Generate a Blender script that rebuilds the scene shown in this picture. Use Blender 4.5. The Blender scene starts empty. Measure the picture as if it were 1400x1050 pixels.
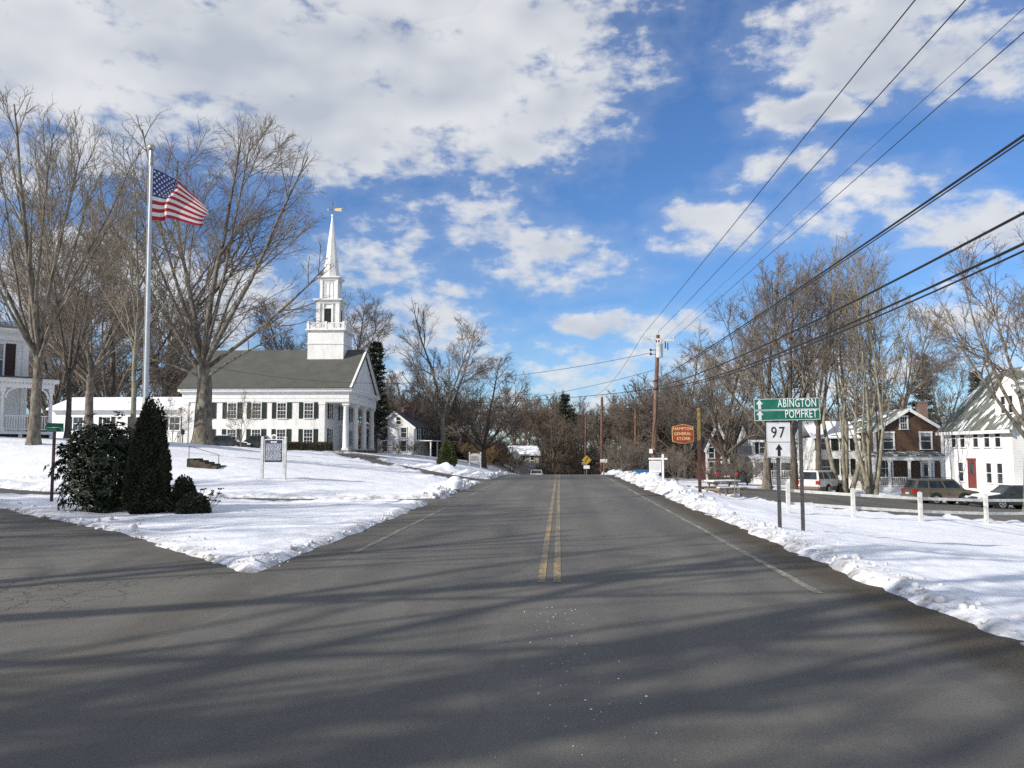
import bpy, bmesh, math, random
import numpy as np
from mathutils import Vector, Matrix

R = math.radians
scene = bpy.context.scene
C = scene.collection
PI = math.pi

# ------------------------------------------------------------------ camera
FPX = 1132.0                      # focal length in pixels of the 1400 px wide photograph
CAM = np.array([0.10, 0.0, 1.65])
YAW, PITCH = R(3.28), R(4.646)
cam = bpy.data.cameras.new('camera')
cam.sensor_width = 36.0
cam.lens = 36.0 * FPX / 1400.0
cam.clip_start, cam.clip_end = 0.1, 6000
cam_ob = bpy.data.objects.new('camera', cam)
C.objects.link(cam_ob)
cam_ob.location = CAM
cam_ob.rotation_euler = (R(90) + PITCH, 0, YAW)
scene.camera = cam_ob
_M = np.array((Matrix.Rotation(YAW, 3, 'Z') @ Matrix.Rotation(R(90) + PITCH, 3, 'X')))

def ray(px, py):
    return _M @ np.array([(px - 700) / FPX, (525 - py) / FPX, -1.0])
def at(px, py, Y):
    d = ray(px, py)
    return CAM + d * (Y / d[1])

# ------------------------------------------------------------------ light
SUN_EL = R(27)
SUN_TRAVEL = R(33)                # direction the light travels, from +x towards +y
tx, ty = math.cos(SUN_TRAVEL), math.sin(SUN_TRAVEL)
light_dir = Vector((tx * math.cos(SUN_EL), ty * math.cos(SUN_EL), -math.sin(SUN_EL)))
sun = bpy.data.lights.new('sun', 'SUN')
sun.energy = 5.0
sun.angle = R(0.53)
sun.color = (1.0, 0.93, 0.83)
sun_ob = bpy.data.objects.new('sun', sun)
C.objects.link(sun_ob)
sun_ob.rotation_euler = light_dir.to_track_quat('-Z', 'Y').to_euler()
scene.view_settings.view_transform = 'Standard'
scene.view_settings.look = 'None'
scene.view_settings.gamma = 1
scene.view_settings.use_curve_mapping = False
scene.view_settings.exposure = 0.16
scene.cycles.use_denoising = False
scene.cycles.use_adaptive_sampling = False
scene.cycles.max_bounces = 5
scene.cycles.diffuse_bounces = 3
scene.cycles.glossy_bounces = 3
scene.cycles.transparent_max_bounces = 8

world = bpy.data.worlds.new('World')
scene.world = world
world.use_nodes = True

class NG:
    """small helper to write node trees"""
    def __init__(s, nt):
        s.nt = nt
    def n(s, t, **kw):
        nd = s.nt.nodes.new(t)
        for k, v in kw.items():
            setattr(nd, k, v)
        return nd
    def inp(s, sock, v):
        if isinstance(v, bpy.types.NodeSocket):
            s.nt.links.new(v, sock)
        elif v is not None:
            sock.default_value = v
    def m(s, op, a, b=None, c=None, clamp=False):
        nd = s.n('ShaderNodeMath', operation=op, use_clamp=clamp)
        for i, v in enumerate((a, b, c)):
            if v is not None:
                s.inp(nd.inputs[i], v)
        return nd.outputs[0]
    def vm(s, op, a, b=None, out=0):
        nd = s.n('ShaderNodeVectorMath', operation=op)
        s.inp(nd.inputs[0], a)
        if b is not None:
            if op == 'SCALE':
                s.inp(nd.inputs[3], b)
            else:
                s.inp(nd.inputs[1], b)
        return nd.outputs[out]
    def noise(s, vec, scale, detail=4, rough=0.55, dist=0.0, col=False):
        nd = s.n('ShaderNodeTexNoise')
        s.inp(nd.inputs['Vector'], vec)
        s.inp(nd.inputs['Scale'], scale)
        s.inp(nd.inputs['Detail'], detail)
        s.inp(nd.inputs['Roughness'], rough)
        s.inp(nd.inputs['Distortion'], dist)
        return nd.outputs['Color' if col else 'Fac']
    def step(s, v, a, b, o0=0.0, o1=1.0):
        nd = s.n('ShaderNodeMapRange', interpolation_type='SMOOTHSTEP')
        s.inp(nd.inputs['Value'], v)
        for k, q in (('From Min', a), ('From Max', b), ('To Min', o0), ('To Max', o1)):
            s.inp(nd.inputs[k], q)
        return nd.outputs['Result']
    def mix(s, fac, a, b, blend='MIX'):
        nd = s.n('ShaderNodeMix', data_type='RGBA', blend_type=blend)
        s.inp(nd.inputs[0], fac)
        for sock, v in ((nd.inputs[6], a), (nd.inputs[7], b)):
            if isinstance(v, (tuple, list)) and len(v) == 3:
                v = tuple(v) + (1,)
            s.inp(sock, v)
        return nd.outputs[2]

def az_el(px, py):
    d = ray(px, py)
    d = d / np.linalg.norm(d)
    return math.atan2(d[0], d[1]), math.asin(d[2])

# clouds: (px, py, half width px, half height px) as directions of the sky
CLOUDS = [
    (150, 50, 270, 120), (400, 95, 350, 135), (660, 95, 215, 140), (480, -90, 560, 140), (790, 120, 70, 76), (888, 104, 50, 28),
    (70, 205, 120, 50), (1180, 40, 165, 78), (1330, 75, 120, 48), (1108, 153, 80, 32), (1070, 222, 80, 18),
    (972, 294, 74, 38), (925, 325, 50, 22), (1165, 285, 100, 38), (1320, 314, 104, 36), (655, 300, 82, 56), (735, 350, 120, 44), (800, 374, 66, 22),
    (572, 305, 62, 42), (495, 365, 100, 55), (545, 455, 150, 44), (605, 402, 52, 16), (815, 446, 92, 27), (905, 460, 90, 24),
    (790, 512, 260, 30), (690, 556, 340, 32), (1330, 445, 150, 36), (190, 400, 240, 70), (1120, 505, 260, 32),
]

def build_world():
    N = NG(world.node_tree)
    for nd in list(N.nt.nodes):
        N.nt.nodes.remove(nd)
    sky = N.n('ShaderNodeTexSky', sky_type='NISHITA')
    sky.sun_disc = False
    sky.sun_elevation = SUN_EL
    sky.sun_rotation = math.atan2(-tx, -ty)
    sky.air_density, sky.dust_density, sky.ozone_density = 1.0, 0.0, 1.0
    tc = N.n('ShaderNodeTexCoord')
    sep = N.n('ShaderNodeSeparateXYZ')
    N.inp(sep.inputs[0], tc.outputs['Generated'])
    x, y, z = sep.outputs
    az = N.m('ARCTAN2', x, y)
    el = N.m('ARCSINE', z)
    cmb = N.n('ShaderNodeCombineXYZ')
    N.inp(cmb.inputs[0], az); N.inp(cmb.inputs[1], el)
    P = cmb.outputs[0]
    warp = N.vm('SCALE', N.vm('SUBTRACT', N.noise(P, 8.0, 2, .55, col=True), (.5, .5, .5)), 0.10)
    Q = N.vm('ADD', P, warp)
    tot = None
    for (px, py, rx, ry) in CLOUDS:
        a, e = az_el(px, py)
        nd = N.n('ShaderNodeVectorMath', operation='MULTIPLY_ADD')
        sx, sy = FPX / rx, FPX / ry
        N.inp(nd.inputs[0], Q); nd.inputs[1].default_value = (sx, sy, 0); nd.inputs[2].default_value = (-a * sx, -e * sy, 0)
        l = N.vm('DOT_PRODUCT', nd.outputs[0], nd.outputs[0], out=1)
        w = .78 if px in (972, 1320, 815, 1108) else min(1.0, max(.36, min(rx, ry * 2.2) / 190.0))   # thin clouds break up more
        if w < 1:
            l = N.m('MULTIPLY_ADD', l, w, 1 - w)
        sp = N.n('ShaderNodeSeparateXYZ'); N.inp(sp.inputs[0], nd.outputs[0])
        if tot is None:
            tot, vy = l, sp.outputs[1]
        else:
            mf = N.n('ShaderNodeMix', data_type='FLOAT')
            N.inp(mf.inputs[0], N.m('LESS_THAN', l, tot)); N.inp(mf.inputs[2], vy); N.inp(mf.inputs[3], sp.outputs[1])
            vy = mf.outputs[0]
            tot = N.m('MINIMUM', tot, l)
    # the same kind of broken cloud carries on outside the view
    wide = N.m('MAXIMUM', N.step(N.m('ABSOLUTE', N.m('ADD', az, .057)), .56, .72), N.step(el, .54, .68))
    Ps = N.vm('MULTIPLY', P, (1, 1.75, 1))
    n2 = N.noise(Ps, 4.2, 2, .5)
    tot = N.m('MINIMUM', tot, N.m('ADD', N.m('MULTIPLY', N.m('SUBTRACT', .56, n2), 8.0), N.m('MULTIPLY', N.m('SUBTRACT', 1.0, wide), 9.0)))
    body = N.m('SUBTRACT', 1.0, N.m('MINIMUM', tot, 3.0))
    n1 = N.noise(Ps, 11.0, 3, .58)
    n3 = N.noise(Ps, 30.0, 4, .62)
    nS = N.noise(N.vm('ADD', Ps, (-0.016, 0.045, 0)), 10.0, 2, .55)
    n1s = N.noise(Ps, 10.0, 2, .55)
    d = N.m('ADD', N.m('MULTIPLY', body, 1.2), N.m('ADD', N.m('MULTIPLY', N.m('SUBTRACT', n1, .50), 2.3), N.m('MULTIPLY', N.m('SUBTRACT', n3, .50), 1.9)))
    d = N.m('ADD', d, N.m('MULTIPLY', N.m('SUBTRACT', n2, .5), .7))
    alpha = N.m('MAXIMUM', N.step(d, -.15, 0.85), N.m('MULTIPLY', N.step(d, -1.0, .3), .13))
    # sunlit flanks towards the upper left, grey where the cloud is thick
    big = N.noise(Ps, 3.4, 2, .5)
    lit = N.m('ADD', .78, N.m('MULTIPLY', N.m('SUBTRACT', n1s, nS), 1.0))
    vyc = N.m('MAXIMUM', N.m('MINIMUM', vy, 1.0), -1.0)
    lit = N.m('ADD', lit, N.m('MULTIPLY', vyc, .13))
    lit = N.m('SUBTRACT', lit, N.m('MULTIPLY', N.m('MULTIPLY', N.step(body, .10, .75), N.step(big, .34, .62)), .58), clamp=True)
    ccol = N.mix(lit, (8.6, 9.3, 10.5), (14.0, 14.1, 14.3))
    skyc = N.vm('MULTIPLY', sky.outputs[0], SKY_TINT)
    col = N.mix(N.m('MULTIPLY', alpha, 0.94), skyc, ccol)
    bg = N.n('ShaderNodeBackground')
    N.inp(bg.inputs[0], col)
    bg.inputs[1].default_value = 0.054
    out = N.n('ShaderNodeOutputWorld')
    N.inp(out.inputs[0], bg.outputs[0])
SKY_TINT = (1.0, 1.52, 2.28)
build_world()
world.cycles.sampling_method = 'MANUAL'
world.cycles.sample_map_resolution = 512

# ------------------------------------------------------------------ numpy noise
def _hash(ix, iy, seed):
    h = (ix.astype(np.int64) * 374761393 + iy.astype(np.int64) * 668265263 + seed * 2147483647) & 0xffffffff
    h = ((h ^ (h >> 13)) * 1274126177) & 0xffffffff
    h = (h ^ (h >> 16)) & 0xffffffff
    return h.astype(np.float64) / 4294967295.0
def vnoise(x, y, seed=0):
    x = np.asarray(x, float); y = np.asarray(y, float)
    ix, iy = np.floor(x), np.floor(y)
    fx, fy = x - ix, y - iy
    fx = fx * fx * (3 - 2 * fx); fy = fy * fy * (3 - 2 * fy)
    a = _hash(ix, iy, seed); b = _hash(ix + 1, iy, seed)
    c = _hash(ix, iy + 1, seed); d = _hash(ix + 1, iy + 1, seed)
    return (a * (1 - fx) + b * fx) * (1 - fy) + (c * (1 - fx) + d * fx) * fy
def fbm(x, y, seed=0, octv=4):
    t, amp, tot = 0, 1.0, 0
    for i in range(octv):
        t = t + vnoise(np.asarray(x) * 2 ** i + 17.3 * i, np.asarray(y) * 2 ** i - 9.1 * i, seed + i) * amp
        tot += amp; amp *= 0.5
    return t / tot
def sstep(a, b, v):
    t = np.clip((np.asarray(v, float) - a) / (b - a), 0, 1)
    return t * t * (3 - 2 * t)

# ------------------------------------------------------------------ terrain heights
def _table(xs, zs, sig=2.0):
    g = np.arange(xs[0] - 20, xs[-1] + 20, 0.25)
    v = np.interp(g, xs, zs)
    k = np.arange(-40, 41) * 0.25
    w = np.exp(-k * k / (2 * sig * sig)); w /= w.sum()
    v = np.convolve(np.pad(v, 40, mode='edge'), w, mode='valid')
    return g, v
_GL = _table([-90, -60, -40, -28, -20, -12, -8, -5.5, 0], [3.6, 3.0, 2.6, 2.3, 1.65, .72, .33, 0.0, 0.0], 1.2)
_GR = _table([0, 4.8, 6.5, 8.5, 12, 20, 28, 40, 90], [0, 0.0, -.30, -.80, -1.02, -1.45, -1.85, -2.0, -2.3], .8)

def road_shift(y):
    return np.where(np.asarray(y) > 78, (np.asarray(y, float) - 78) ** 2 * 0.0022, 0.0).clip(0, 60)
def zroad(y):
    y = np.asarray(y, float)
    a = np.maximum(y - 48, 0)
    return np.maximum(-0.00060 * a * a, -6.5 + 0 * y) * 1.0
def base(x, y):
    x = np.asarray(x, float); y = np.asarray(y, float)
    xs = x - road_shift(y)
    zl = np.interp(xs, *_GL) * (0.06 + 0.94 * sstep(28.5, 39, y))
    zl = zl - np.maximum(zl - 1.62, 0) * sstep(56, 70, y) * (1 - sstep(96, 125, y))
    zr = np.interp(xs, *_GR) * (0.30 + 0.70 * sstep(6, 30, y))
    fl = 1 - sstep(1.0, 9.0, np.abs(xs) - 4.0) * 0.75     # the sides fall away less than the road
    z = zl + zr + zroad(y) * fl
    hill = sstep(105, 210, y) * sstep(-20, -70, x) * 9.0 + sstep(120, 240, y) * sstep(45, 130, x) * 5.0
    return z + hill
def zat(x, y):
    return float(base(x, y))

def ground_hit(px, py, dz=0.0):
    """where the line of sight through a pixel meets the ground"""
    d = ray(px, py)
    prev = 2.0
    for Y in np.arange(2.0, 260.0, 0.1):
        p = CAM + d * (Y / d[1])
        if p[2] <= zat(p[0], p[1]) + dz:
            return p
    return CAM + d * (100 / d[1])

# paved areas (plan outlines in metres)
_ys = [-70, -20, 0, 20, 40, 60, 78, 90, 105, 120, 140, 170, 200]
MAIN = [(-4.0 + float(road_shift(y)), y) for y in _ys] + [(3.95 + float(road_shift(y)), y) for y in reversed(_ys)]
BRANCH = [(-3.5, 11.0), (-4.3, 11.3), (-5.0, 12.1), (-8.4, 15.9), (-15.4, 22.3), (-30, 33), (-70, 55), (-75, 38), (-34, 17), (-16, 5), (-10, -2), (-7, -9), (-3.5, -18)]
LANE = [(-3.5, 25.4), (-4.6, 26.1), (-7, 26.5), (-14, 26.9), (-24, 29.2), (-30, 32), (-30, 34.0), (-22, 30.6), (-14, 28.6), (-7, 28.1), (-4.8, 28.7), (-3.5, 29.7)]
DRIVE = [(-3.5, 42.8), (-5.8, 45.0), (-8.5, 49.5), (-12, 55.0), (-16, 61.5), (-19.0, 68), (-19.4, 80), (-15.8, 80), (-15.0, 68), (-12.4, 61.8), (-8.8, 56.0), (-6.1, 51.8), (-4.6, 49.3), (-3.5, 48.5)]
LOT = [(3.5, 57), (8, 52), (10.5, 42), (13, 37.5), (18, 36.2), (28, 36.2), (60, 36.5), (60, 52), (36, 53.5), (27, 56.5), (24, 63), (16, 66), (9, 63), (3.5, 66)]
PAVED = [MAIN, BRANCH, LANE, DRIVE, LOT]

def poly_sdf(x, y, poly):
    n = len(poly)
    d = np.full(x.shape, 1e18)
    inside = np.zeros(x.shape, bool)
    for i in range(n):
        ax, ay = poly[i]; bx, by = poly[(i + 1) % n]
        ex, ey = bx - ax, by - ay
        wx, wy = x - ax, y - ay
        t = np.clip((wx * ex + wy * ey) / (ex * ex + ey * ey), 0, 1)
        dx, dy = wx - ex * t, wy - ey * t
        d = np.minimum(d, dx * dx + dy * dy)
        c = (ay > y) != (by > y)
        with np.errstate(divide='ignore', invalid='ignore'):
            xi = ax + (y - ay) / (by - ay if by != ay else 1e-9) * ex
        inside ^= c & (x < xi)
    d = np.sqrt(d)
    return np.where(inside, -d, d)
def paved(x, y):
    x = np.asarray(x, float); y = np.asarray(y, float)
    s = np.full(x.shape, 1e9)
    for p in PAVED:
        s = np.minimum(s, poly_sdf(x, y, p))
    return s

def snow_depth(x, y, s):
    """thickness of snow over the ground; s = distance from pavement"""
    wob = (fbm(x * .9, y * .9, 3, 4) - .5) * .9 + (vnoise(x * 4.2, y * 4.2, 8) - .5) * .22
    e = s + wob * np.where(x > 0, .85, np.where(y < 22, .38, .75))
    up = sstep(-0.10, 0.22, e)
    near_edge = np.exp(-np.maximum(e, 0) / 1.0) * up
    rough = fbm(x * 2.6, y * 2.6, 21, 4)
    lump = np.maximum(fbm(x * 1.5, y * 1.5, 5, 3) - .40, 0)
    far = sstep(18, 34, y)
    left = x < 0
    bank = np.where(left, .04 + .10 * far * (1 - sstep(62, 90, y)), .07 + .15 * far)
    h = up * (0.045 + .035 * sstep(0, 2.5, e))
    h = h + near_edge * bank * (0.30 + 2.9 * lump)
    h = h + near_edge * (rough - .5) * (.10 + .10 * far) + up * np.exp(-np.maximum(e, 0) / .5) * (vnoise(x * 6.5, y * 6.5, 41) - .45) * .05
    h = h + up * ((fbm(x * .35, y * .35, 11, 3) - .5) * .16 + (rough - .5) * .05 + (vnoise(x * 1.1, y * 2.4, 61) - .5) * .03)
    return h

# ------------------------------------------------------------------ materials
MATS = {}
def new_mat(name):
    m = bpy.data.materials.new(name)
    m.use_nodes = True
    nt = m.node_tree
    b = nt.nodes['Principled BSDF']
    MATS[name] = m
    return m, NG(nt), b

def simple(name, col, rough=.6, var=.12, scale=6.0, bump=0.0, bscale=40.0, metal=0.0, spec=.35, col2=None, coat=0.0, detail=5):
    m, N, b = new_mat(name)
    tc = N.n('ShaderNodeTexCoord')
    n = N.noise(tc.outputs['Object'], scale, detail, .6)
    c2 = col2 if col2 else tuple(max(0, c * (1 - 2.2 * var)) for c in col)
    c1 = col if col2 else tuple(min(1, c * (1 + var)) for c in col)
    N.inp(b.inputs['Base Color'], N.mix(N.step(n, .3, .7), c1, c2))
    b.inputs['Roughness'].default_value = rough
    b.inputs['Metallic'].default_value = metal
    b.inputs['Specular IOR Level'].default_value = spec
    b.inputs['Coat Weight'].default_value = coat
    if bump:
        bn = N.n('ShaderNodeBump')
        bn.inputs['Strength'].default_value = bump
        bn.inputs['Distance'].default_value = .02
        N.inp(bn.inputs['Height'], N.noise(tc.outputs['Object'], bscale, 4, .6))
        N.inp(b.inputs['Normal'], bn.outputs[0])
    return m

def boards(name, col, pitch=.11, rough=.55, stain=.10, strength=.5, vertical=False, col2=None):
    """lapped boards too far off to tell apart"""
    m, N, b = new_mat(name)
    tc = N.n('ShaderNodeTexCoord')
    O = tc.outputs['Object']
    sep = N.n('ShaderNodeSeparateXYZ'); N.inp(sep.inputs[0], O)
    fr = N.m('FRACT', N.m('DIVIDE', sep.outputs[2] if not vertical else N.m('ADD', sep.outputs[0], sep.outputs[1]), pitch))
    n = N.noise(N.vm('MULTIPLY', O, (1, 1, .35)), 1.7, 6, .62)
    n2 = N.noise(N.vm('MULTIPLY', O, (2, 2, 9)), 3.0, 3, .6)
    c2 = col2 or tuple(c * (1 - 2.6 * stain) for c in col)
    cc = N.mix(N.step(n, .42, .78), col, c2)
    cc = N.mix(N.m('MULTIPLY', n2, .10), cc, c2)
    N.inp(b.inputs['Base Color'], cc)
    b.inputs['Roughness'].default_value = rough
    bn = N.n('ShaderNodeBump')
    bn.inputs['Strength'].default_value = strength
    bn.inputs['Distance'].default_value = .025
    N.inp(bn.inputs['Height'], N.m('SUBTRACT', 1.0, fr))
    N.inp(b.inputs['Normal'], bn.outputs[0])
    return m

def shingles(name, col, col2, snow=0.0, pitch=.16):
    m, N, b = new_mat(name)
    tc = N.n('ShaderNodeTexCoord')
    O = tc.outputs['Object']
    br = N.n('ShaderNodeTexBrick')
    N.inp(br.inputs['Vector'], N.vm('MULTIPLY', O, (1, 1, 1)))
    br.inputs['Scale'].default_value = 1.0
    br.inputs['Brick Width'].default_value = .3
    br.inputs['Row Height'].default_value = pitch
    br.inputs['Mortar Size'].default_value = .006
    n = N.noise(O, .8, 6, .65)
    n2 = N.noise(O, 26, 3, .6)
    cc = N.mix(N.step(n, .35, .7), col, col2)
    cc = N.mix(N.m('MULTIPLY', n2, .5), cc, tuple(c * .55 for c in col))
    if snow:
        sn = N.noise(N.vm('MULTIPLY', O, (1.6, .5, .5)), 1.3, 5, .6)
        cc = N.mix(N.step(sn, .56 - snow * .42, .62 - snow * .42), cc, (.82, .84, .88))
    N.inp(b.inputs['Base Color'], cc)
    b.inputs['Roughness'].default_value = .85
    bn = N.n('ShaderNodeBump')
    bn.inputs['Strength'].default_value = .4
    bn.inputs['Distance'].default_value = .02
    N.inp(bn.inputs['Height'], N.m('ADD', n2, br.outputs['Fac']))
    N.inp(b.inputs['Normal'], bn.outputs[0])
    return m

def mat_snow():
    m, N, b = new_mat('snow')
    tc = N.n('ShaderNodeTexCoord'); O = tc.outputs['Object']
    at_ = N.n('ShaderNodeAttribute', attribute_name='edge')
    e = at_.outputs['Fac']
    n = N.noise(O, 1.1, 6, .62)
    n3 = N.noise(O, 7.0, 5, .7)
    cc = N.mix(N.step(n, .35, .75), (.84, .86, .90), (.74, .77, .84))
    # grit thrown up by the plough, only beside the pavement
    fall = N.step(e, -.15, 1.3, 1.0, 0.0)
    grit = N.m('MULTIPLY', fall, N.step(n3, .50, .66))
    cc = N.mix(N.m('MULTIPLY', grit, .85), cc, (.30, .26, .20))
    thin = N.m('MULTIPLY', N.step(e, -.05, .5, 1.0, 0.0), N.step(N.noise(O, 2.2, 4, .6), .42, .62))
    cc = N.mix(N.m('MULTIPLY', thin, .65), cc, (.13, .105, .07))
    # grass tips showing where the snow is thin
    gr = N.m('MULTIPLY', N.step(N.noise(O, .45, 3, .55), .63, .72), N.step(N.noise(O, 11.0, 4, .7), .50, .60))
    cc = N.mix(N.m('MULTIPLY', gr, .75), cc, (.16, .13, .07))
    # leaf litter on the floor of the woods, where little snow is left
    sp = N.n('ShaderNodeSeparateXYZ'); N.inp(sp.inputs[0], O)
    wf = N.m('MULTIPLY', N.step(sp.outputs[1], 92, 116), N.step(N.noise(O, .25, 5, .65), .30, .42))
    cc = N.mix(wf, cc, N.mix(N.noise(O, 1.5, 4, .6), (.10, .07, .045), (.16, .12, .08)))
    N.inp(b.inputs['Base Color'], cc)
    b.inputs['Roughness'].default_value = .55
    b.inputs['Specular IOR Level'].default_value = .25
    bn = N.n('ShaderNodeBump')
    bn.inputs['Strength'].default_value = .55
    bn.inputs['Distance'].default_value = .05
    h = N.m('ADD', N.m('MULTIPLY', N.noise(O, 4.5, 6, .6), 1.0), N.m('MULTIPLY', N.noise(O, 30, 3, .6), .25))
    N.inp(bn.inputs['Height'], h)
    N.inp(b.inputs['Normal'], bn.outputs[0])
    return m

def mat_asphalt():
    m, N, b = new_mat('asphalt')
    tc = N.n('ShaderNodeTexCoord'); O = tc.outputs['Object']
    at_ = N.n('ShaderNodeAttribute', attribute_name='edge')
    e = at_.outputs['Fac']
    sep = N.n('ShaderNodeSeparateXYZ'); N.inp(sep.inputs[0], O)
    big = N.noise(N.vm('MULTIPLY', O, (1, .22, 1)), .55, 5, .6)
    mid = N.noise(O, 3.0, 5, .65)
    grain = N.noise(O, 120, 2, .8)
    grain2 = N.noise(O, 48, 3, .75)
    cc = N.mix(N.step(big, .32, .70), (.150, .143, .127), (.092, .089, .083))
    cc = N.mix(N.m('MULTIPLY', N.step(mid, .45, .75), .35), cc, (.175, .166, .14))
    pt = N.n('ShaderNodeTexVoronoi', feature='F1')
    N.inp(pt.inputs['Vector'], N.vm('ADD', N.vm('MULTIPLY', O, (.30, .12, 1)), N.vm('SCALE', N.noise(O, .7, 3, .6, col=True), .35)))
    pt.inputs['Scale'].default_value = 1.0
    sepc = N.n('ShaderNodeSeparateXYZ'); N.inp(sepc.inputs[0], pt.outputs['Color'])
    cc = N.mix(N.m('MULTIPLY', N.step(sepc.outputs[0], .55, .95), .38), cc, (.085, .083, .079))
    # worn darker wheel tracks on the main road
    tr = N.m('ABSOLUTE', N.m('SUBTRACT', N.m('ABSOLUTE', N.m('SUBTRACT', N.m('ABSOLUTE', sep.outputs[0]), 1.65)), .78))
    tr = N.m('MULTIPLY', N.step(tr, .05, .42, 1, 0), N.step(sep.outputs[0], -4.2, -3.4))
    cc = N.mix(N.m('MULTIPLY', tr, .35), cc, (.075, .073, .070))
    # seam where the side road was laid against the main road, and patched cracks
    wl = N.m('ADD', sep.outputs[0], N.m('MULTIPLY', N.m('SUBTRACT', N.noise(O, .8, 2), .5), .5))
    seam = N.step(N.m('ABSOLUTE', N.m('ADD', wl, 3.25)), .012, .05, 1, 0)
    cc = N.mix(N.m('MULTIPLY', N.m('MULTIPLY', seam, N.step(N.noise(O, .9, 3), .42, .6)), .38), cc, (.20, .19, .165))
    seam2 = N.step(N.m('ABSOLUTE', N.m('ADD', wl, .42)), .008, .035, 1, 0)
    cc = N.mix(N.m('MULTIPLY', seam2, .18), cc, (.075, .073, .07))
    vo = N.n('ShaderNodeTexVoronoi', feature='DISTANCE_TO_EDGE')
    N.inp(vo.inputs['Vector'], N.vm('ADD', O, N.vm('SCALE', N.noise(O, 2.5, 4, .6, col=True), .9)))
    vo.inputs['Scale'].default_value = .55
    crack = N.m('MULTIPLY', N.step(vo.outputs['Distance'], .003, .011, 1, 0), N.step(N.noise(O, .33, 2), .57, .66))
    vo2 = N.n('ShaderNodeTexVoronoi', feature='DISTANCE_TO_EDGE')
    N.inp(vo2.inputs['Vector'], N.vm('ADD', O, N.vm('SCALE', N.noise(O, 4, 3, .6, col=True), .3)))
    vo2.inputs['Scale'].default_value = 2.6
    rx = N.m('ADD', N.m('POWER', N.m('DIVIDE', N.m('ADD', sep.outputs[0], 6.6), 1.9), 2.0), N.m('POWER', N.m('DIVIDE', N.m('SUBTRACT', sep.outputs[1], 9.4), 1.5), 2.0))
    gator = N.m('MULTIPLY', N.step(vo2.outputs['Distance'], .01, .06, 1, 0), N.step(rx, .5, 1.3, 1, 0))
    crack = N.m('MAXIMUM', crack, gator)
    cc = N.mix(N.m('MULTIPLY', crack, .75), cc, (.03, .03, .03))
    cc = N.mix(N.m('MULTIPLY', N.step(rx, .2, 1.6, 1, 0), .25), cc, (.20, .185, .15))
    # salt-dried pale film and grain
    cc = N.mix(N.m('MULTIPLY', N.step(grain, .54, .70), .50), cc, (.33, .315, .275))
    cc = N.mix(N.m('MULTIPLY', N.step(grain2, .52, .68), .50), cc, (.035, .034, .033))
    # sand and dirt washed to the edges
    dirt = N.m('MULTIPLY', N.step(e, -.95, -.30), N.step(N.m('ADD', N.noise(O, 1.3, 5, .65), N.m('MULTIPLY', e, .22)), .16, .38))
    side = N.step(sep.outputs[0], 0.0, 3.0, .30, 1.0)
    cc = N.mix(N.m('MULTIPLY', N.m('MULTIPLY', dirt, side), .95), cc, N.mix(N.step(grain2, .35, .65), (.105, .083, .052), (.035, .027, .017)))
    N.inp(b.inputs['Base Color'], cc)
    N.inp(b.inputs['Roughness'], N.step(big, .3, .7, .80, .66))
    b.inputs['Specular IOR Level'].default_value = .3
    bn = N.n('ShaderNodeBump')
    bn.inputs['Strength'].default_value = .55
    bn.inputs['Distance'].default_value = .012
    h = N.m('ADD', N.m('ADD', grain, grain2), N.m('MULTIPLY', crack, -1.2))
    N.inp(bn.inputs['Height'], h)
    N.inp(b.inputs['Normal'], bn.outputs[0])
    return m

def mat_paint(name, col, wear):
    m, N, b = new_mat(name)
    tc = N.n('ShaderNodeTexCoord'); O = tc.outputs['Object']
    n = N.noise(O, 9, 6, .72)
    n2 = N.noise(N.vm('MULTIPLY', O, (1, .12, 1)), 4, 4, .7)
    w = N.step(N.m('ADD', N.m('MULTIPLY', n, .7), N.m('MULTIPLY', n2, .45)), wear, wear + .17)
    N.inp(b.inputs['Base Color'], N.mix(w, col, (.13, .125, .11)))
    b.inputs['Roughness'].default_value = .75
    return m

def mat_bark(name, c1, c2, c3, scale=7.0, bump=.7):
    m, N, b = new_mat(name)
    tc = N.n('ShaderNodeTexCoord'); O = tc.outputs['Object']
    v = N.vm('MULTIPLY', O, (1, 1, .28))
    n = N.noise(v, scale, 6, .68)
    l = N.noise(O, 1.6, 5, .6)
    cc = N.mix(N.step(n, .32, .66), c2, c1)
    cc = N.mix(N.m('MULTIPLY', N.step(l, .5, .66), .6), cc, c3)
    N.inp(b.inputs['Base Color'], cc)
    b.inputs['Roughness'].default_value = .9
    b.inputs['Specular IOR Level'].default_value = .15
    bn = N.n('ShaderNodeBump')
    bn.inputs['Strength'].default_value = bump
    bn.inputs['Distance'].default_value = .05
    N.inp(bn.inputs['Height'], n)
    N.inp(b.inputs['Normal'], bn.outputs[0])
    return m

def mat_glass(name, tint=(.02, .025, .03), rough=.06):
    m, N, b = new_mat(name)
    tc = N.n('ShaderNodeTexCoord')
    n = N.noise(tc.outputs['Object'], 1.1, 3, .5)
    N.inp(b.inputs['Base Color'], N.mix(N.step(n, .35, .7), tint, tuple(c * 2.6 + .01 for c in tint)))
    b.inputs['Roughness'].default_value = rough
    b.inputs['Specular IOR Level'].default_value = .6
    bn = N.n('ShaderNodeBump')
    bn.inputs['Strength'].default_value = .04
    N.inp(bn.inputs['Height'], N.noise(tc.outputs['Object'], 2.5, 2, .5))
    N.inp(b.inputs['Normal'], bn.outputs[0])
    return m

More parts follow.
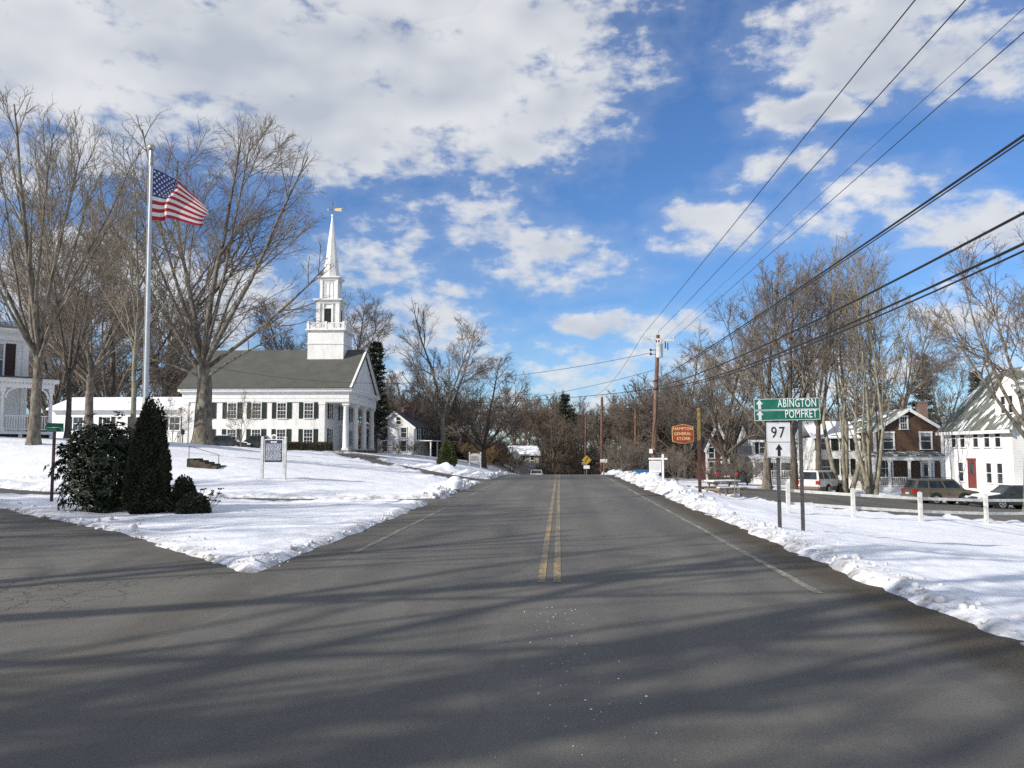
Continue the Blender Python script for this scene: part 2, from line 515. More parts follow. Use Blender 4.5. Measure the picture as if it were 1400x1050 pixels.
def mat_brick(name='brick'):
    m, N, b = new_mat(name)
    tc = N.n('ShaderNodeTexCoord')
    br = N.n('ShaderNodeTexBrick')
    sep = N.n('ShaderNodeSeparateXYZ'); N.inp(sep.inputs[0], tc.outputs['Object'])
    cmb = N.n('ShaderNodeCombineXYZ')
    N.inp(cmb.inputs[0], N.m('ADD', sep.outputs[0], sep.outputs[1])); N.inp(cmb.inputs[1], sep.outputs[2])
    N.inp(br.inputs['Vector'], cmb.outputs[0])
    br.inputs['Color1'].default_value = (.16, .07, .05, 1)
    br.inputs['Color2'].default_value = (.12, .055, .042, 1)
    br.inputs['Mortar'].default_value = (.32, .28, .25, 1)
    br.inputs['Scale'].default_value = 1
    br.inputs['Brick Width'].default_value = .22
    br.inputs['Row Height'].default_value = .075
    br.inputs['Mortar Size'].default_value = .008
    N.inp(b.inputs['Base Color'], br.outputs['Color'])
    b.inputs['Roughness'].default_value = .9
    return m

def mat_leaf(name, c1, c2, c3, rough=.45, scale=3.0):
    m, N, b = new_mat(name)
    tc = N.n('ShaderNodeTexCoord'); O = tc.outputs['Object']
    at_ = N.n('ShaderNodeAttribute', attribute_name='tone')
    n = N.noise(O, scale, 4, .6)
    cc = N.mix(at_.outputs['Fac'], c1, c2)
    cc = N.mix(N.m('MULTIPLY', N.step(n, .5, .75), .6), cc, c3)
    N.inp(b.inputs['Base Color'], cc)
    b.inputs['Roughness'].default_value = rough
    b.inputs['Specular IOR Level'].default_value = .4
    return m

def mat_flag():
    m, N, b = new_mat('flag_cloth')
    uv = N.n('ShaderNodeAttribute', attribute_name='fuv')
    sep = N.n('ShaderNodeSeparateXYZ'); N.inp(sep.inputs[0], uv.outputs['Vector'])
    u, v = sep.outputs[0], sep.outputs[1]
    row = N.m('FLOOR', N.m('MULTIPLY', v, 13.0))
    red = N.m('COMPARE', N.m('MODULO', row, 2.0), 0.0, .1)
    cc = N.mix(red, (.74, .72, .70), (.40, .022, .035))
    can = N.m('MULTIPLY', N.m('LESS_THAN', u, .40), N.m('GREATER_THAN', v, 6 / 13.0))
    cc = N.mix(can, cc, (.035, .048, .17))
    N.inp(b.inputs['Base Color'], cc)
    b.inputs['Roughness'].default_value = .7
    tr = N.n('ShaderNodeBsdfTranslucent'); N.inp(tr.inputs[0], cc)
    mx = N.n('ShaderNodeMixShader'); mx.inputs[0].default_value = .3
    N.inp(mx.inputs[1], b.outputs[0]); N.inp(mx.inputs[2], tr.outputs[0])
    out = [x for x in N.nt.nodes if x.type == 'OUTPUT_MATERIAL'][0]
    N.nt.links.new(mx.outputs[0], out.inputs[0])
    return m

mat_snow(); mat_asphalt(); mat_brick(); mat_flag()
mat_paint('yellow_line', (.35, .245, .085), .47)
mat_paint('edge_line', (.36, .33, .24), .43)
mat_bark('bark_maple', (.21, .185, .15), (.065, .055, .045), (.29, .28, .22))
mat_bark('bark_dark', (.13, .11, .09), (.05, .042, .035), (.17, .165, .12))
mat_bark('bark_pale', (.29, .265, .20), (.10, .09, .07), (.36, .36, .28))
mat_bark('twig', (.20, .168, .14), (.135, .112, .095), (.22, .185, .15), scale=3, bump=0)
mat_bark('twig_pale', (.25, .215, .165), (.165, .14, .11), (.26, .235, .175), scale=3, bump=0)
mat_bark('twig_wood', (.155, .125, .10), (.11, .088, .072), (.18, .145, .11), scale=.3, bump=0)
mat_bark('twig_tan', (.22, .15, .08), (.15, .10, .055), (.25, .18, .10), scale=2, bump=0)
mat_bark('pole_wood', (.20, .115, .075), (.085, .048, .034), (.26, .17, .12), scale=9, bump=.5)
boards('clapboard', (.76, .76, .74), strength=.8)
boards('clapboard_shaded', (.60, .60, .60))  # white clapboard with shade put into its colour, for a dimly lit gable
boards('clapboard_cream', (.56, .55, .42))
boards('brown_shingle', (.085, .048, .028), pitch=.14, col2=(.04, .025, .016), strength=.9)
boards('red_board', (.105, .036, .03), pitch=.12)
simple('white_trim', (.74, .74, .72), .5, .04, 2.0)
simple('shutter_dark', (.018, .028, .022), .5, .2, 5)
simple('shutter_brown', (.035, .016, .014), .5, .2, 5)
simple('door_grey', (.42, .44, .46), .5, .05, 4)
simple('door_red', (.17, .045, .038), .45, .08, 4)
shingles('roof_green', (.078, .080, .070), (.105, .107, .094))
shingles('roof_black', (.045, .047, .052), (.065, .067, .07), .0)
shingles('roof_snowy', (.10, .105, .10), (.07, .075, .07), .62)
shingles('roof_patchy', (.15, .165, .14), (.12, .135, .11), .03)
shingles('roof_brown', (.10, .07, .055), (.075, .055, .045), .05)
mat_glass('window_glass')
mat_glass('window_warm', (.028, .020, .016), .1)
mat_glass('car_glass', (.012, .015, .017), .04)
simple('curtain', (.34, .33, .31), .9, .15, 9)
simple('stone', (.15, .13, .105), .9, .3, 4, .5, 12)
simple('galvanised', (.30, .31, .31), .42, .18, 12, metal=.7)
simple('steel_dark', (.10, .095, .09), .5, .2, 14, metal=.5)
simple('flagpole_paint', (.46, .50, .54), .38, .05, 3, metal=.25)
simple('gold_ball', (.42, .36, .25), .3, .1, 6, metal=.8)
simple('sign_green', (.010, .125, .085), .42, .10, 5)
simple('sign_white', (.72, .73, .74), .45, .05, 6)
simple('sign_silver', (.60, .61, .62), .45, .05, 6)
simple('sign_black', (.012, .012, .012), .5, .1, 6)
simple('sign_red', (.24, .04, .02), .55, .16, 7)
simple('letter_gold', (.72, .53, .22), .5, .06, 10)
simple('post_black', (.02, .02, .02), .5, .2, 10)
simple('post_yellow', (.22, .155, .045), .6, .25, 8)
simple('post_brown', (.07, .035, .025), .75, .2, 10)
simple('marker_blue', (.022, .038, .105), .5, .15, 6)
simple('sign_yellow', (.38, .25, .03), .5, .1, 6)
simple('street_green', (.012, .12, .075), .5, .15, 8)
simple('weathered_white', (.56, .56, .53), .7, .10, 6, .2, 30)
simple('bare_wood', (.21, .16, .12), .8, .25, 9, .3, 30)
simple('wire_black', (.012, .012, .013), .6, .1, 3)
simple('porcelain', (.52, .54, .53), .3, .05, 8)
simple('transformer', (.50, .54, .55), .4, .06, 5)
simple('paint_white', (.66, .66, .65), .30, .03, 2, coat=.4)
simple('paint_olive', (.095, .085, .062), .32, .04, 2, coat=.4)
simple('paint_dark', (.028, .036, .038), .3, .08, 2, coat=.4)
simple('paint_red', (.055, .012, .012), .3, .08, 2, coat=.4)
simple('cladding_grey', (.16, .125, .105), .55, .06, 3)
simple('tyre', (.018, .018, .018), .85, .2, 12)
simple('alloy', (.42, .42, .42), .35, .08, 8, metal=.7)
simple('lamp_red', (.36, .02, .018), .25, .06, 8)
simple('lamp_clear', (.62, .62, .60), .2, .05, 8)
simple('bin_blue', (.035, .16, .42), .5, .1, 5)
simple('snow_cap', (.84, .86, .90), .6, .05, 5, .4, 12)
simple('snow_clod', (.80, .82, .86), .6, .1, 3, .5, 25, col2=(.52, .49, .45))
simple('step_stone', (.075, .06, .045), .9, .25, 5, .5, 12)
simple('ice', (.74, .77, .80), .35, .1, 20)
simple('dead_grass', (.19, .145, .07), .9, .3, 6, .6, 18)
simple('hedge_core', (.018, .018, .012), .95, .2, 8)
mat_leaf('leaf_rhodo', (.016, .028, .012), (.040, .062, .026), (.065, .055, .03), .46)
mat_leaf('leaf_arbor', (.016, .022, .010), (.035, .040, .016), (.075, .05, .025), .75)
mat_leaf('leaf_cone', (.06, .075, .02), (.11, .12, .035), (.13, .10, .03), .75)
mat_leaf('leaf_pine', (.020, .034, .016), (.045, .06, .028), (.055, .055, .03), .7)
mat_leaf('leaf_hedge', (.030, .032, .018), (.07, .06, .032), (.10, .07, .04), .7)
mat_leaf('seed_head', (.045, .028, .02), (.08, .05, .035), (.06, .04, .03), .9)

# ------------------------------------------------------------------ object helpers
def link(o, parent=None):
    C.objects.link(o)
    if parent is not None:
        o.parent = parent
    return o
def tag(o, label=None, cat=None, group=None, kind=None):
    if label: o['label'] = label
    if cat: o['category'] = cat
    if group: o['group'] = group
    if kind: o['kind'] = kind
    return o
def thing(name, label, cat, loc=(0, 0, 0), rz=0.0, group=None):
    o = bpy.data.objects.new(name, None)
    o.empty_display_size = .3
    C.objects.link(o)
    o.location = loc
    o.rotation_euler = (0, 0, rz)
    return tag(o, label, cat, group)
def np_mesh(name, V, F, smooth=False, attrs=None):
    """mesh from arrays: V (n,3), F list of (m,k) index arrays"""
    me = bpy.data.meshes.new(name)
    V = np.ascontiguousarray(V, np.float32)
    me.vertices.add(len(V))
    me.vertices.foreach_set('co', V.ravel())
    F = [np.ascontiguousarray(f, np.int32) for f in F if len(f)]
    nl = sum(f.size for f in F); npoly = sum(len(f) for f in F)
    me.loops.add(nl); me.polygons.add(npoly)
    me.loops.foreach_set('vertex_index', np.concatenate([f.ravel() for f in F]))
    tot = np.concatenate([np.full(len(f), f.shape[1], np.int32) for f in F])
    st = np.concatenate([[0], np.cumsum(tot)[:-1]]).astype(np.int32)
    me.polygons.foreach_set('loop_start', st)
    me.polygons.foreach_set('loop_total', tot)
    if smooth:
        me.polygons.foreach_set('use_smooth', np.ones(npoly, bool))
    for k, v in (attrs or {}).items():
        if v.ndim == 1:
            a = me.attributes.new(k, 'FLOAT', 'POINT'); a.data.foreach_set('value', v.astype(np.float32))
        else:
            a = me.attributes.new(k, 'FLOAT_VECTOR', 'POINT'); a.data.foreach_set('vector', v.astype(np.float32).ravel())
    me.update(calc_edges=True)
    me.validate()
    return me

class MB:
    """collects shapes; build() makes them ONE mesh object"""
    def __init__(s):
        s.v, s.f = [], []
    def add(s, vs, fs):
        o = len(s.v)
        s.v += [tuple(map(float, v)) for v in vs]
        s.f += [tuple(i + o for i in f) for f in fs]
        return s
    def box(s, x0, x1, y0, y1, z0, z1):
        return s.add([(x0, y0, z0), (x1, y0, z0), (x1, y1, z0), (x0, y1, z0), (x0, y0, z1), (x1, y0, z1), (x1, y1, z1), (x0, y1, z1)],
                     [(0, 3, 2, 1), (4, 5, 6, 7), (0, 1, 5, 4), (1, 2, 6, 5), (2, 3, 7, 6), (3, 0, 4, 7)])
    def bar(s, p, q, w, h=None, up=(0, 0, 1)):
        """square bar from p to q"""
        h = h or w
        p, q = Vector(p), Vector(q)
        d = (q - p).normalized()
        u = Vector(up)
        if abs(d.dot(u)) > .95: u = Vector((1, 0, 0))
        a = d.cross(u).normalized() * w / 2
        b = a.cross(d).normalized() * h / 2
        vs = [p - a - b, p + a - b, p + a + b, p - a + b, q - a - b, q + a - b, q + a + b, q - a + b]
        return s.add(vs, [(0, 1, 2, 3), (7, 6, 5, 4), (1, 0, 4, 5), (2, 1, 5, 6), (3, 2, 6, 7), (0, 3, 7, 4)])
    def tube(s, pts, rad, n=8, cap=True):
        pts = [Vector(p) for p in pts]
        if not hasattr(rad, '__len__'): rad = [rad] * len(pts)
        vs, fs = [], []
        for i, p in enumerate(pts):
            d = (pts[min(i + 1, len(pts) - 1)] - pts[max(i - 1, 0)]).normalized()
            u = Vector((0, 0, 1)) if abs(d.z) < .9 else Vector((1, 0, 0))
            a = d.cross(u).normalized(); b = a.cross(d).normalized()
            for k in range(n):
                t = 2 * PI * k / n
                vs.append(p + (a * math.cos(t) + b * math.sin(t)) * rad[i])
        for i in range(len(pts) - 1):
            for k in range(n):
                fs.append((i * n + k, i * n + (k + 1) % n, (i + 1) * n + (k + 1) % n, (i + 1) * n + k))
        if cap:
            fs.append(tuple(range(n))[::-1]); fs.append(tuple((len(pts) - 1) * n + k for k in range(n)))
        return s.add(vs, fs)
    def lathe(s, c, prof, n=16, axis='z'):
        """prof: (radius, height)"""
        vs, fs = [], []
        for r, h in prof:
            for k in range(n):
                t = 2 * PI * k / n
                if axis == 'z': vs.append((c[0] + r * math.cos(t), c[1] + r * math.sin(t), c[2] + h))
                elif axis == 'y': vs.append((c[0] + r * math.cos(t), c[1] + h, c[2] + r * math.sin(t)))
                else: vs.append((c[0] + h, c[1] + r * math.cos(t), c[2] + r * math.sin(t)))
        for i in range(len(prof) - 1):
            for k in range(n):
                fs.append((i * n + k, i * n + (k + 1) % n, (i + 1) * n + (k + 1) % n, (i + 1) * n + k))
        fs.append(tuple(range(n))[::-1]); fs.append(tuple((len(prof) - 1) * n + k for k in range(n)))
        return s.add(vs, fs)
    def prism(s, poly, axis, a, b):
        """extrude a plan polygon. axis 'y': poly is (x,z); 'x': poly is (y,z); 'z': (x,y)"""
        n = len(poly)
        def P(p, t):
            return {'y': (p[0], t, p[1]), 'x': (t, p[0], p[1]), 'z': (p[0], p[1], t)}[axis]
        vs = [P(p, a) for p in poly] + [P(p, b) for p in poly]
        fs = [tuple(range(n)), tuple(range(2 * n - 1, n - 1, -1))]
        fs += [(i, i + n, (i + 1) % n + n, (i + 1) % n) for i in range(n)]
        return s.add(vs, fs)
    def build(s, name, mat, parent=None, smooth=False, bevel=0.0):
        me = bpy.data.meshes.new(name)
        me.from_pydata(s.v, [], s.f)
        bm = bmesh.new(); bm.from_mesh(me)
        bmesh.ops.recalc_face_normals(bm, faces=bm.faces)
        if bevel:
            bmesh.ops.bevel(bm, geom=[e for e in bm.edges if e.calc_face_angle(0) > .5], offset=bevel, segments=2, affect='EDGES')
        bm.to_mesh(me); bm.free()
        if smooth:
            for p in me.polygons: p.use_smooth = True
            try: me.set_sharp_from_angle(angle=R(38))
            except Exception: pass
        o = bpy.data.objects.new(name, me)
        me.materials.append(MATS[mat])
        return link(o, parent)

def text_mesh(name, body, size, mat, parent, loc, rot, align='CENTER', bold=0.0, sx=1.0, space=1.0, depth=.002):
    cu = bpy.data.curves.new(name, 'FONT')
    cu.body = body; cu.size = size; cu.align_x = align; cu.align_y = 'CENTER'
    cu.extrude = depth; cu.offset = bold; cu.space_character = space; cu.resolution_u = 3
    tmp = bpy.data.objects.new(name, cu)
    C.objects.link(tmp)
    dg = bpy.context.evaluated_depsgraph_get()
    me = bpy.data.meshes.new_from_object(tmp.evaluated_get(dg))
    bpy.data.objects.remove(tmp); bpy.data.curves.remove(cu)
    for v in me.vertices: v.co.x *= sx
    me.materials.clear(); me.materials.append(MATS[mat])
    o = bpy.data.objects.new(name, me)
    link(o, parent)
    o.location = loc; o.rotation_euler = rot
    return o

# ------------------------------------------------------------------ ground and roads
def axis(parts):
    out = [parts[0][0]]
    for a, b, s in parts:
        n = max(1, int(round((b - a) / s)))
        out += list(np.linspace(a, b, n + 1)[1:])
    return np.array(out)
GX = axis([(-2600, -400, 220), (-400, -120, 20), (-120, -50, 3.5), (-50, -26, .6), (-26, -12, .25), (-12, 9, .13), (9, 20, .25), (20, 50, .5), (50, 120, 3.5), (120, 400, 20), (400, 2600, 220)])
GY = axis([(-300, -60, 12), (-60, -8, 2.5), (-8, 4, .6), (4, 32, .13), (32, 62, .22), (62, 100, .5), (100, 220, 3), (220, 600, 19), (600, 3600, 250)])

def build_ground():
    X, Y = np.meshgrid(GX, GY)
    s = paved(X, Y)
    B = base(X, Y)
    dep = snow_depth(X, Y, s)
    Z = B + dep - 0.07 * (1 - sstep(-.15, .25, s))
    # ploughed heaps
    for (hx, hy, r, h) in HEAPS:
        d2 = ((X - hx) ** 2 + (Y - hy) ** 2) / (r * r)
        m = d2 < 4
        if m.any():
            nn = fbm(X[m] * 2.2, Y[m] * 2.2, 77, 3)
            Z[m] += h * np.exp(-d2[m] * 1.6) * (.35 + 1.3 * nn) * sstep(-.6, .1, s[m])
    ny, nx = X.shape
    idx = np.arange(ny * nx).reshape(ny, nx)
    V = np.stack([X, Y, Z], -1).reshape(-1, 3)
    F = np.stack([idx[:-1, :-1], idx[:-1, 1:], idx[1:, 1:], idx[1:, :-1]], -1).reshape(-1, 4)
    me = np_mesh('ground', V, [F], True, {'edge': np.clip(s, -3, 8).ravel()})
    me.materials.append(MATS['snow'])
    o = link(bpy.data.objects.new('ground', me))
    tag(o, 'snow covered lawns and banks on both sides of the road', None, kind='structure')
    # pavement sheet, a little above the ground it lies on
    keep = (s[:-1, :-1] < .5) & (s[1:, 1:] < .5) & (Y[:-1, :-1] < 200) & (Y[:-1, :-1] > -70)
    Fk = F.reshape(ny - 1, nx - 1, 4)[keep]
    main_k = np.ones(len(Fk), bool)
    cx = (X[:-1, :-1] + X[1:, 1:])[keep] / 2; cy = (Y[:-1, :-1] + Y[1:, 1:])[keep] / 2
    inlot = (poly_sdf(cx, cy, LOT) < .5) & (cx > 4.0)
    indrv = (poly_sdf(cx, cy, DRIVE) < .5) & (cx < -4.0)
    for nm, sel, lab in (('road', ~inlot & ~indrv, 'grey two lane asphalt road with a branch to the left'),
                         ('parking_lot', inlot, 'wet asphalt lot behind the white fence'),
                         ('driveway', indrv, 'asphalt driveway curving up to the church')):
        f = Fk[sel]
        u, inv = np.unique(f, return_inverse=True)
        Vp = np.stack([X.ravel()[u], Y.ravel()[u], B.ravel()[u]], -1)
        me2 = np_mesh(nm, Vp, [inv.reshape(-1, 4)], True, {'edge': np.clip(s, -3, 8).ravel()[u]})
        me2.materials.append(MATS['asphalt'])
        tag(link(bpy.data.objects.new(nm, me2)), lab, kind='structure')
    return X, Y, Z

_rng = random.Random(4)
HEAPS = []
for i in range(46):                                     # ridge left by the plough on the right verge
    y = 24 + i * 1.0 + _rng.uniform(-.3, .3)
    HEAPS.append((4.55 + _rng.uniform(-.15, .5), y, _rng.uniform(.5, .95), _rng.uniform(.06, .32) * (1 if y > 33 else .3)))
for i in range(26):
    y = 31 + i * .55
    if not 42 < y < 49.5:
        HEAPS.append((-4.7 + _rng.uniform(-.5, .2), y, _rng.uniform(.35, .7), _rng.uniform(.03, .22)))
HEAPS += [(-6.6, 42.4, .8, .22), (-9.8, 50.5, .8, .2), (-14.4, 63.5, 1.2, .5), (-13.9, 62.2, .8, .35), (-5.6, 53.2, 1.0, .35), (-7.6, 56.6, 1.2, .4), (-9.4, 59.5, 1.0, .3), (-4.9, 51.5, .8, .25)]
for px, py in ((1200, 694), (1214, 696), (1262, 696), (1290, 695), (1315, 694), (1345, 696), (1375, 694), (1398, 697), (1060, 668), (1030, 667), (1105, 690), (1330, 700)):
    p = ground_hit(px, py + 4)
    HEAPS.append((p[0], p[1], _rng.uniform(.4, .7), _rng.uniform(.25, .5)))
GXX, GYY, GZZ = build_ground()

def top(x, y):
    """height of the snow surface or pavement, whichever is on top"""
    i = int(np.clip(np.searchsorted(GX, x), 1, len(GX) - 1)); j = int(np.clip(np.searchsorted(GY, y), 1, len(GY) - 1))
    tx_, ty_ = (x - GX[i - 1]) / (GX[i] - GX[i - 1]), (y - GY[j - 1]) / (GY[j] - GY[j - 1])
    z = (GZZ[j - 1, i - 1] * (1 - tx_) + GZZ[j - 1, i] * tx_) * (1 - ty_) + (GZZ[j, i - 1] * (1 - tx_) + GZZ[j, i] * tx_) * ty_
    return max(float(z), zat(x, y)) if paved(np.array([x]), np.array([y]))[0] < .4 else float(z)

def stripe(name, x0, x1, y0, y1, mat, dz=.005, wob=0.0):
    ys = np.arange(y0, y1 + .01, 1.0 if y1 - y0 > 3 else .5)
    sh = road_shift(ys)
    V = np.concatenate([np.stack([x0 + sh, ys, base((x0 + sh), ys) + dz], -1), np.stack([x1 + sh, ys, base((x1 + sh), ys) + dz], -1)])
    n = len(ys); i = np.arange(n - 1)
    me = np_mesh(name, V, [np.stack([i, i + n, i + n + 1, i + 1], -1)])
    me.materials.append(MATS[mat])
    return link(bpy.data.objects.new(name, me))
road = bpy.data.objects['road']
for x0, x1 in ((-.19, -.09), (.01, .11)):
    s_ = stripe('centre_line', x0, x1, 10.6, 120, 'yellow_line'); s_.parent = road
for x0, x1, y0, y1 in ((3.05, 3.16, 10.0, 120), (-3.30, -3.19, 13.5, 25.4), (-3.30, -3.19, 31, 120)):
    s_ = stripe('edge_line', x0, x1, y0, y1, 'edge_line'); s_.parent = road

# crumbs of ice on the near lane
def ice_crumbs():
    rng = np.random.default_rng(3)
    V, F = [], []
    n = 0
    for i in range(110):
        t = rng.uniform(4.2, 9.0)
        x = .10 + (t - 6) * -.02 + rng.normal(0, .22) + (.18 if t < 6 else .05)
        r = abs(rng.normal(0, .0035)) + .002
        z = zat(x, t) + r * .4
        o = rng.uniform(.6, 1.4, (6, 3)) * r
        P = np.array([(1, 0, 0), (-1, 0, 0), (0, 1, 0), (0, -1, 0), (0, 0, .7), (0, 0, -.5)]) * o + (x, t, z)
        V.append(P)
        F += [(n + a, n + b, n + c) for a, b, c in ((0, 2, 4), (2, 1, 4), (1, 3, 4), (3, 0, 4), (2, 0, 5), (1, 2, 5), (3, 1, 5), (0, 3, 5))]
        n += 6
    me = np_mesh('ice_crumbs', np.concatenate(V), [np.array(F)])
    me.materials.append(MATS['ice'])
    tag(link(bpy.data.objects.new('ice_crumbs', me)), 'scattered white crumbs of ice on the near lane', kind='stuff')
ice_crumbs()
def snow_clods():
    """broken lumps thrown up by the plough along the road edges"""
    rng = np.random.default_rng(17)
    t = (1 + 5 ** .5) / 2
    ico = nrm0(np.array([(-1, t, 0), (1, t, 0), (-1, -t, 0), (1, -t, 0), (0, -1, t), (0, 1, t), (0, -1, -t), (0, 1, -t), (t, 0, -1), (t, 0, 1), (-t, 0, -1), (-t, 0, 1)], float))
    fc = np.array([(0, 11, 5), (0, 5, 1), (0, 1, 7), (0, 7, 10), (0, 10, 11), (1, 5, 9), (5, 11, 4), (11, 10, 2), (10, 7, 6), (7, 1, 8), (3, 9, 4), (3, 4, 2), (3, 2, 6), (3, 6, 8), (3, 8, 9), (4, 9, 5), (2, 4, 11), (6, 2, 10), (8, 6, 7), (9, 8, 1)])
    V, F, o = [], [], 0
    def put(x, y, r):
        nonlocal o
        sc = rng.uniform(.6, 1.3, 3) * r * np.array([1, 1, .75])
        V.append(ico * rng.uniform(.75, 1.2, (12, 1)) * sc + (x, y, top(x, y) + r * .25)); F.append(fc + o); o += 12
    for i in range(520):
        y = 5 + 55 * rng.uniform() ** 1.2
        put(4.0 + abs(rng.normal(0, .38)) + (.15 if y > 20 else .05), y, rng.lognormal(-3.3, .55) * (1.4 if y > 25 else .65))
    for i in range(420):
        y = rng.uniform(29, 62)
        if 41.5 < y < 50: continue
        put(-4.05 - abs(rng.normal(0, .40)), y, rng.lognormal(-3.1, .55) * 1.3)
    E = np.array([(-4.3, 11.3), (-5.0, 12.1), (-8.4, 15.9), (-15.4, 22.3), (-22, 27)])
    for i in range(170):
        k = rng.integers(0, 4); f = rng.uniform(); q = E[k] * (1 - f) + E[k + 1] * f
        n = rng.uniform() ** 1.5 * 1.1
        put(q[0] + n * .5, q[1] + n * .8, rng.lognormal(-3.5, .5) * (1.5 if q[0] < -9 else .7))
    for i in range(80):
        put(-4.05 - abs(rng.normal(0, .15)), rng.uniform(11.8, 25), rng.lognormal(-3.7, .45))
    me = np_mesh('snow_clods', np.concatenate(V), [np.concatenate(F)], False)
    me.materials.append(MATS['snow_clod'])
    tag(link(bpy.data.objects.new('snow_clods', me)), 'broken lumps of ploughed snow along the road edges', kind='stuff')
def nrm0(v):
    return v / np.linalg.norm(v, axis=1, keepdims=True)
snow_clods()
# ------------------------------------------------------------------ buildings
class Wall:
    """a wall plane in a thing's own space: o = lower left corner seen from outside, u = direction to the right, n = outward"""
    def __init__(s, o, u, n):
        s.o, s.u, s.n = Vector(o), Vector(u).normalized(), Vector(n).normalized()
    def p(s, a, z, out=0.0):
        return s.o + s.u * a + Vector((0, 0, z)) + s.n * out
    def slab(s, mb, a0, a1, z0, z1, o0, o1):
        vs = [s.p(a, z, o) for o in (o0, o1) for (a, z) in ((a0, z0), (a1, z0), (a1, z1), (a0, z1))]
        mb.add(vs, [(0, 3, 2, 1), (4, 5, 6, 7), (0, 1, 5, 4), (1, 2, 6, 5), (2, 3, 7, 6), (3, 0, 4, 7)])
        return mb

def window(parent, w, a, z, wd, ht, shutter=None, cols=2, rows=2, glass='window_glass', trim='white_trim', sw=.42, fr=.09, blind=0.0, sill=True):
    """sash window centred at a, sill at z"""
    f = MB()
    l, r, t = a - wd / 2, a + wd / 2, z + ht
    w.slab(f, l - fr, l, z, t, .002, .075); w.slab(f, r, r + fr, z, t, .002, .075)
    w.slab(f, l - fr - .03, r + fr + .03, t, t + fr * 1.2, .002, .095)
    w.slab(f, l, r, z + ht / 2 - .025, z + ht / 2 + .025, .03, .06)
    for i in range(1, cols):
        x = l + wd * i / cols
        w.slab(f, x - .012, x + .012, z, t, .028, .048)
    for j in range(1, rows * 2):
        if j == rows: continue
        y = z + ht * j / (rows * 2)
        w.slab(f, l, r, y - .012, y + .012, .027, .047)
    fo = f.build('window', trim, parent)
    if sill:
        w.slab(MB(), l - fr - .05, r + fr + .05, z - .07, z, .002, .12).build('sill', trim, fo)
    for k, (z0, z1) in enumerate(((z, z + ht / 2 - .025), (z + ht / 2 + .025, t))):
        w.slab(MB(), l, r, z0, z1, .004, .022 + .004 * k).build('pane', glass, fo)
    if blind:
        w.slab(MB(), l, r, t - ht * blind, t - .01, .0285, .0315).build('blind', 'curtain', fo)
    if shutter:
        for sx in (-1, 1):
            c = a + sx * (wd / 2 + fr + sw / 2 + .02)
            m = MB()
            w.slab(m, c - sw / 2, c + sw / 2, z - .04, t + .06, .004, .03)
            for q in (-1, 1):
                w.slab(m, c + q * (sw / 2 - .03) - .03, c + q * (sw / 2 - .03) + .03, z - .04, t + .06, .03, .05)
            for zz in (z - .01, z + ht * .5, t + .02):
                w.slab(m, c - sw / 2, c + sw / 2, zz - .035, zz + .035, .028, .052)
            n = 10
            for i in range(n):
                zz = z + ht * (i + .5) / n
                w.slab(m, c - sw / 2 + .05, c + sw / 2 - .05, zz - .03, zz + .012, .03, .044)
            m.build('shutter', shutter, parent)
    return fo

def door(parent, w, a, z, wd, ht, mat='door_grey', trim='white_trim', glass=0.0, transom=False):
    m = MB(); w.slab(m, a - wd / 2, a + wd / 2, z, z + ht, .004, .04)
    d = m.build('door', mat, parent)
    f = MB()
    for sx in (-1, 1):
        c = a + sx * (wd / 2 + .07)
        w.slab(f, c - .07, c + .07, z, z + ht, .002, .07)
    w.slab(f, a - wd / 2 - .18, a + wd / 2 + .18, z + ht, z + ht + .16, .002, .09)
    f.build('door_frame', trim, d)
    for q in (0, 1):
        for k in (-1, 1):
            if glass and q: continue
            c = a + k * wd * .22
            w.slab(MB(), c - wd * .15, c + wd * .15, z + ht * (.12 + .43 * q), z + ht * (.45 + .43 * q), .04, .05).build('panel', mat, d)
    if glass:
        w.slab(MB(), a - wd * .32, a + wd * .32, z + ht * (1 - glass), z + ht * .93, .041, .048).build('pane', 'window_glass', d)
    w.slab(MB(), a + wd * .36, a + wd * .42, z + ht * .44, z + ht * .48, .04, .10).build('handle', 'steel_dark', d)
    if transom:
        w.slab(MB(), a - wd * .5, a + wd * .5, z + ht + .16, z + ht + .5, .004, .03).build('transom', 'window_glass', d)
    return d

def slab_roof(mb, p0, p1, p2, p3, th):
    """sloping slab with its top face p0..p3"""
    ps = [Vector(p) for p in (p0, p1, p2, p3)]
    n = (ps[1] - ps[0]).cross(ps[3] - ps[0]).normalized()
    if n.z < 0: n = -n
    lo = [p - n * th for p in ps]
    mb.add(ps + lo, [(0, 1, 2, 3), (7, 6, 5, 4), (0, 4, 5, 1), (1, 5, 6, 2), (2, 6, 7, 3), (3, 7, 4, 0)])
    return mb

def chimney(parent, x, y, z0, z1, w=.75, d=.6, mat='brick'):
    c = MB().box(x - w / 2, x + w / 2, y - d / 2, y + d / 2, z0, z1).box(x - w / 2 - .05, x + w / 2 + .05, y - d / 2 - .05, y + d / 2 + .05, z1, z1 + .16)
    c.build('chimney', mat, parent)
    
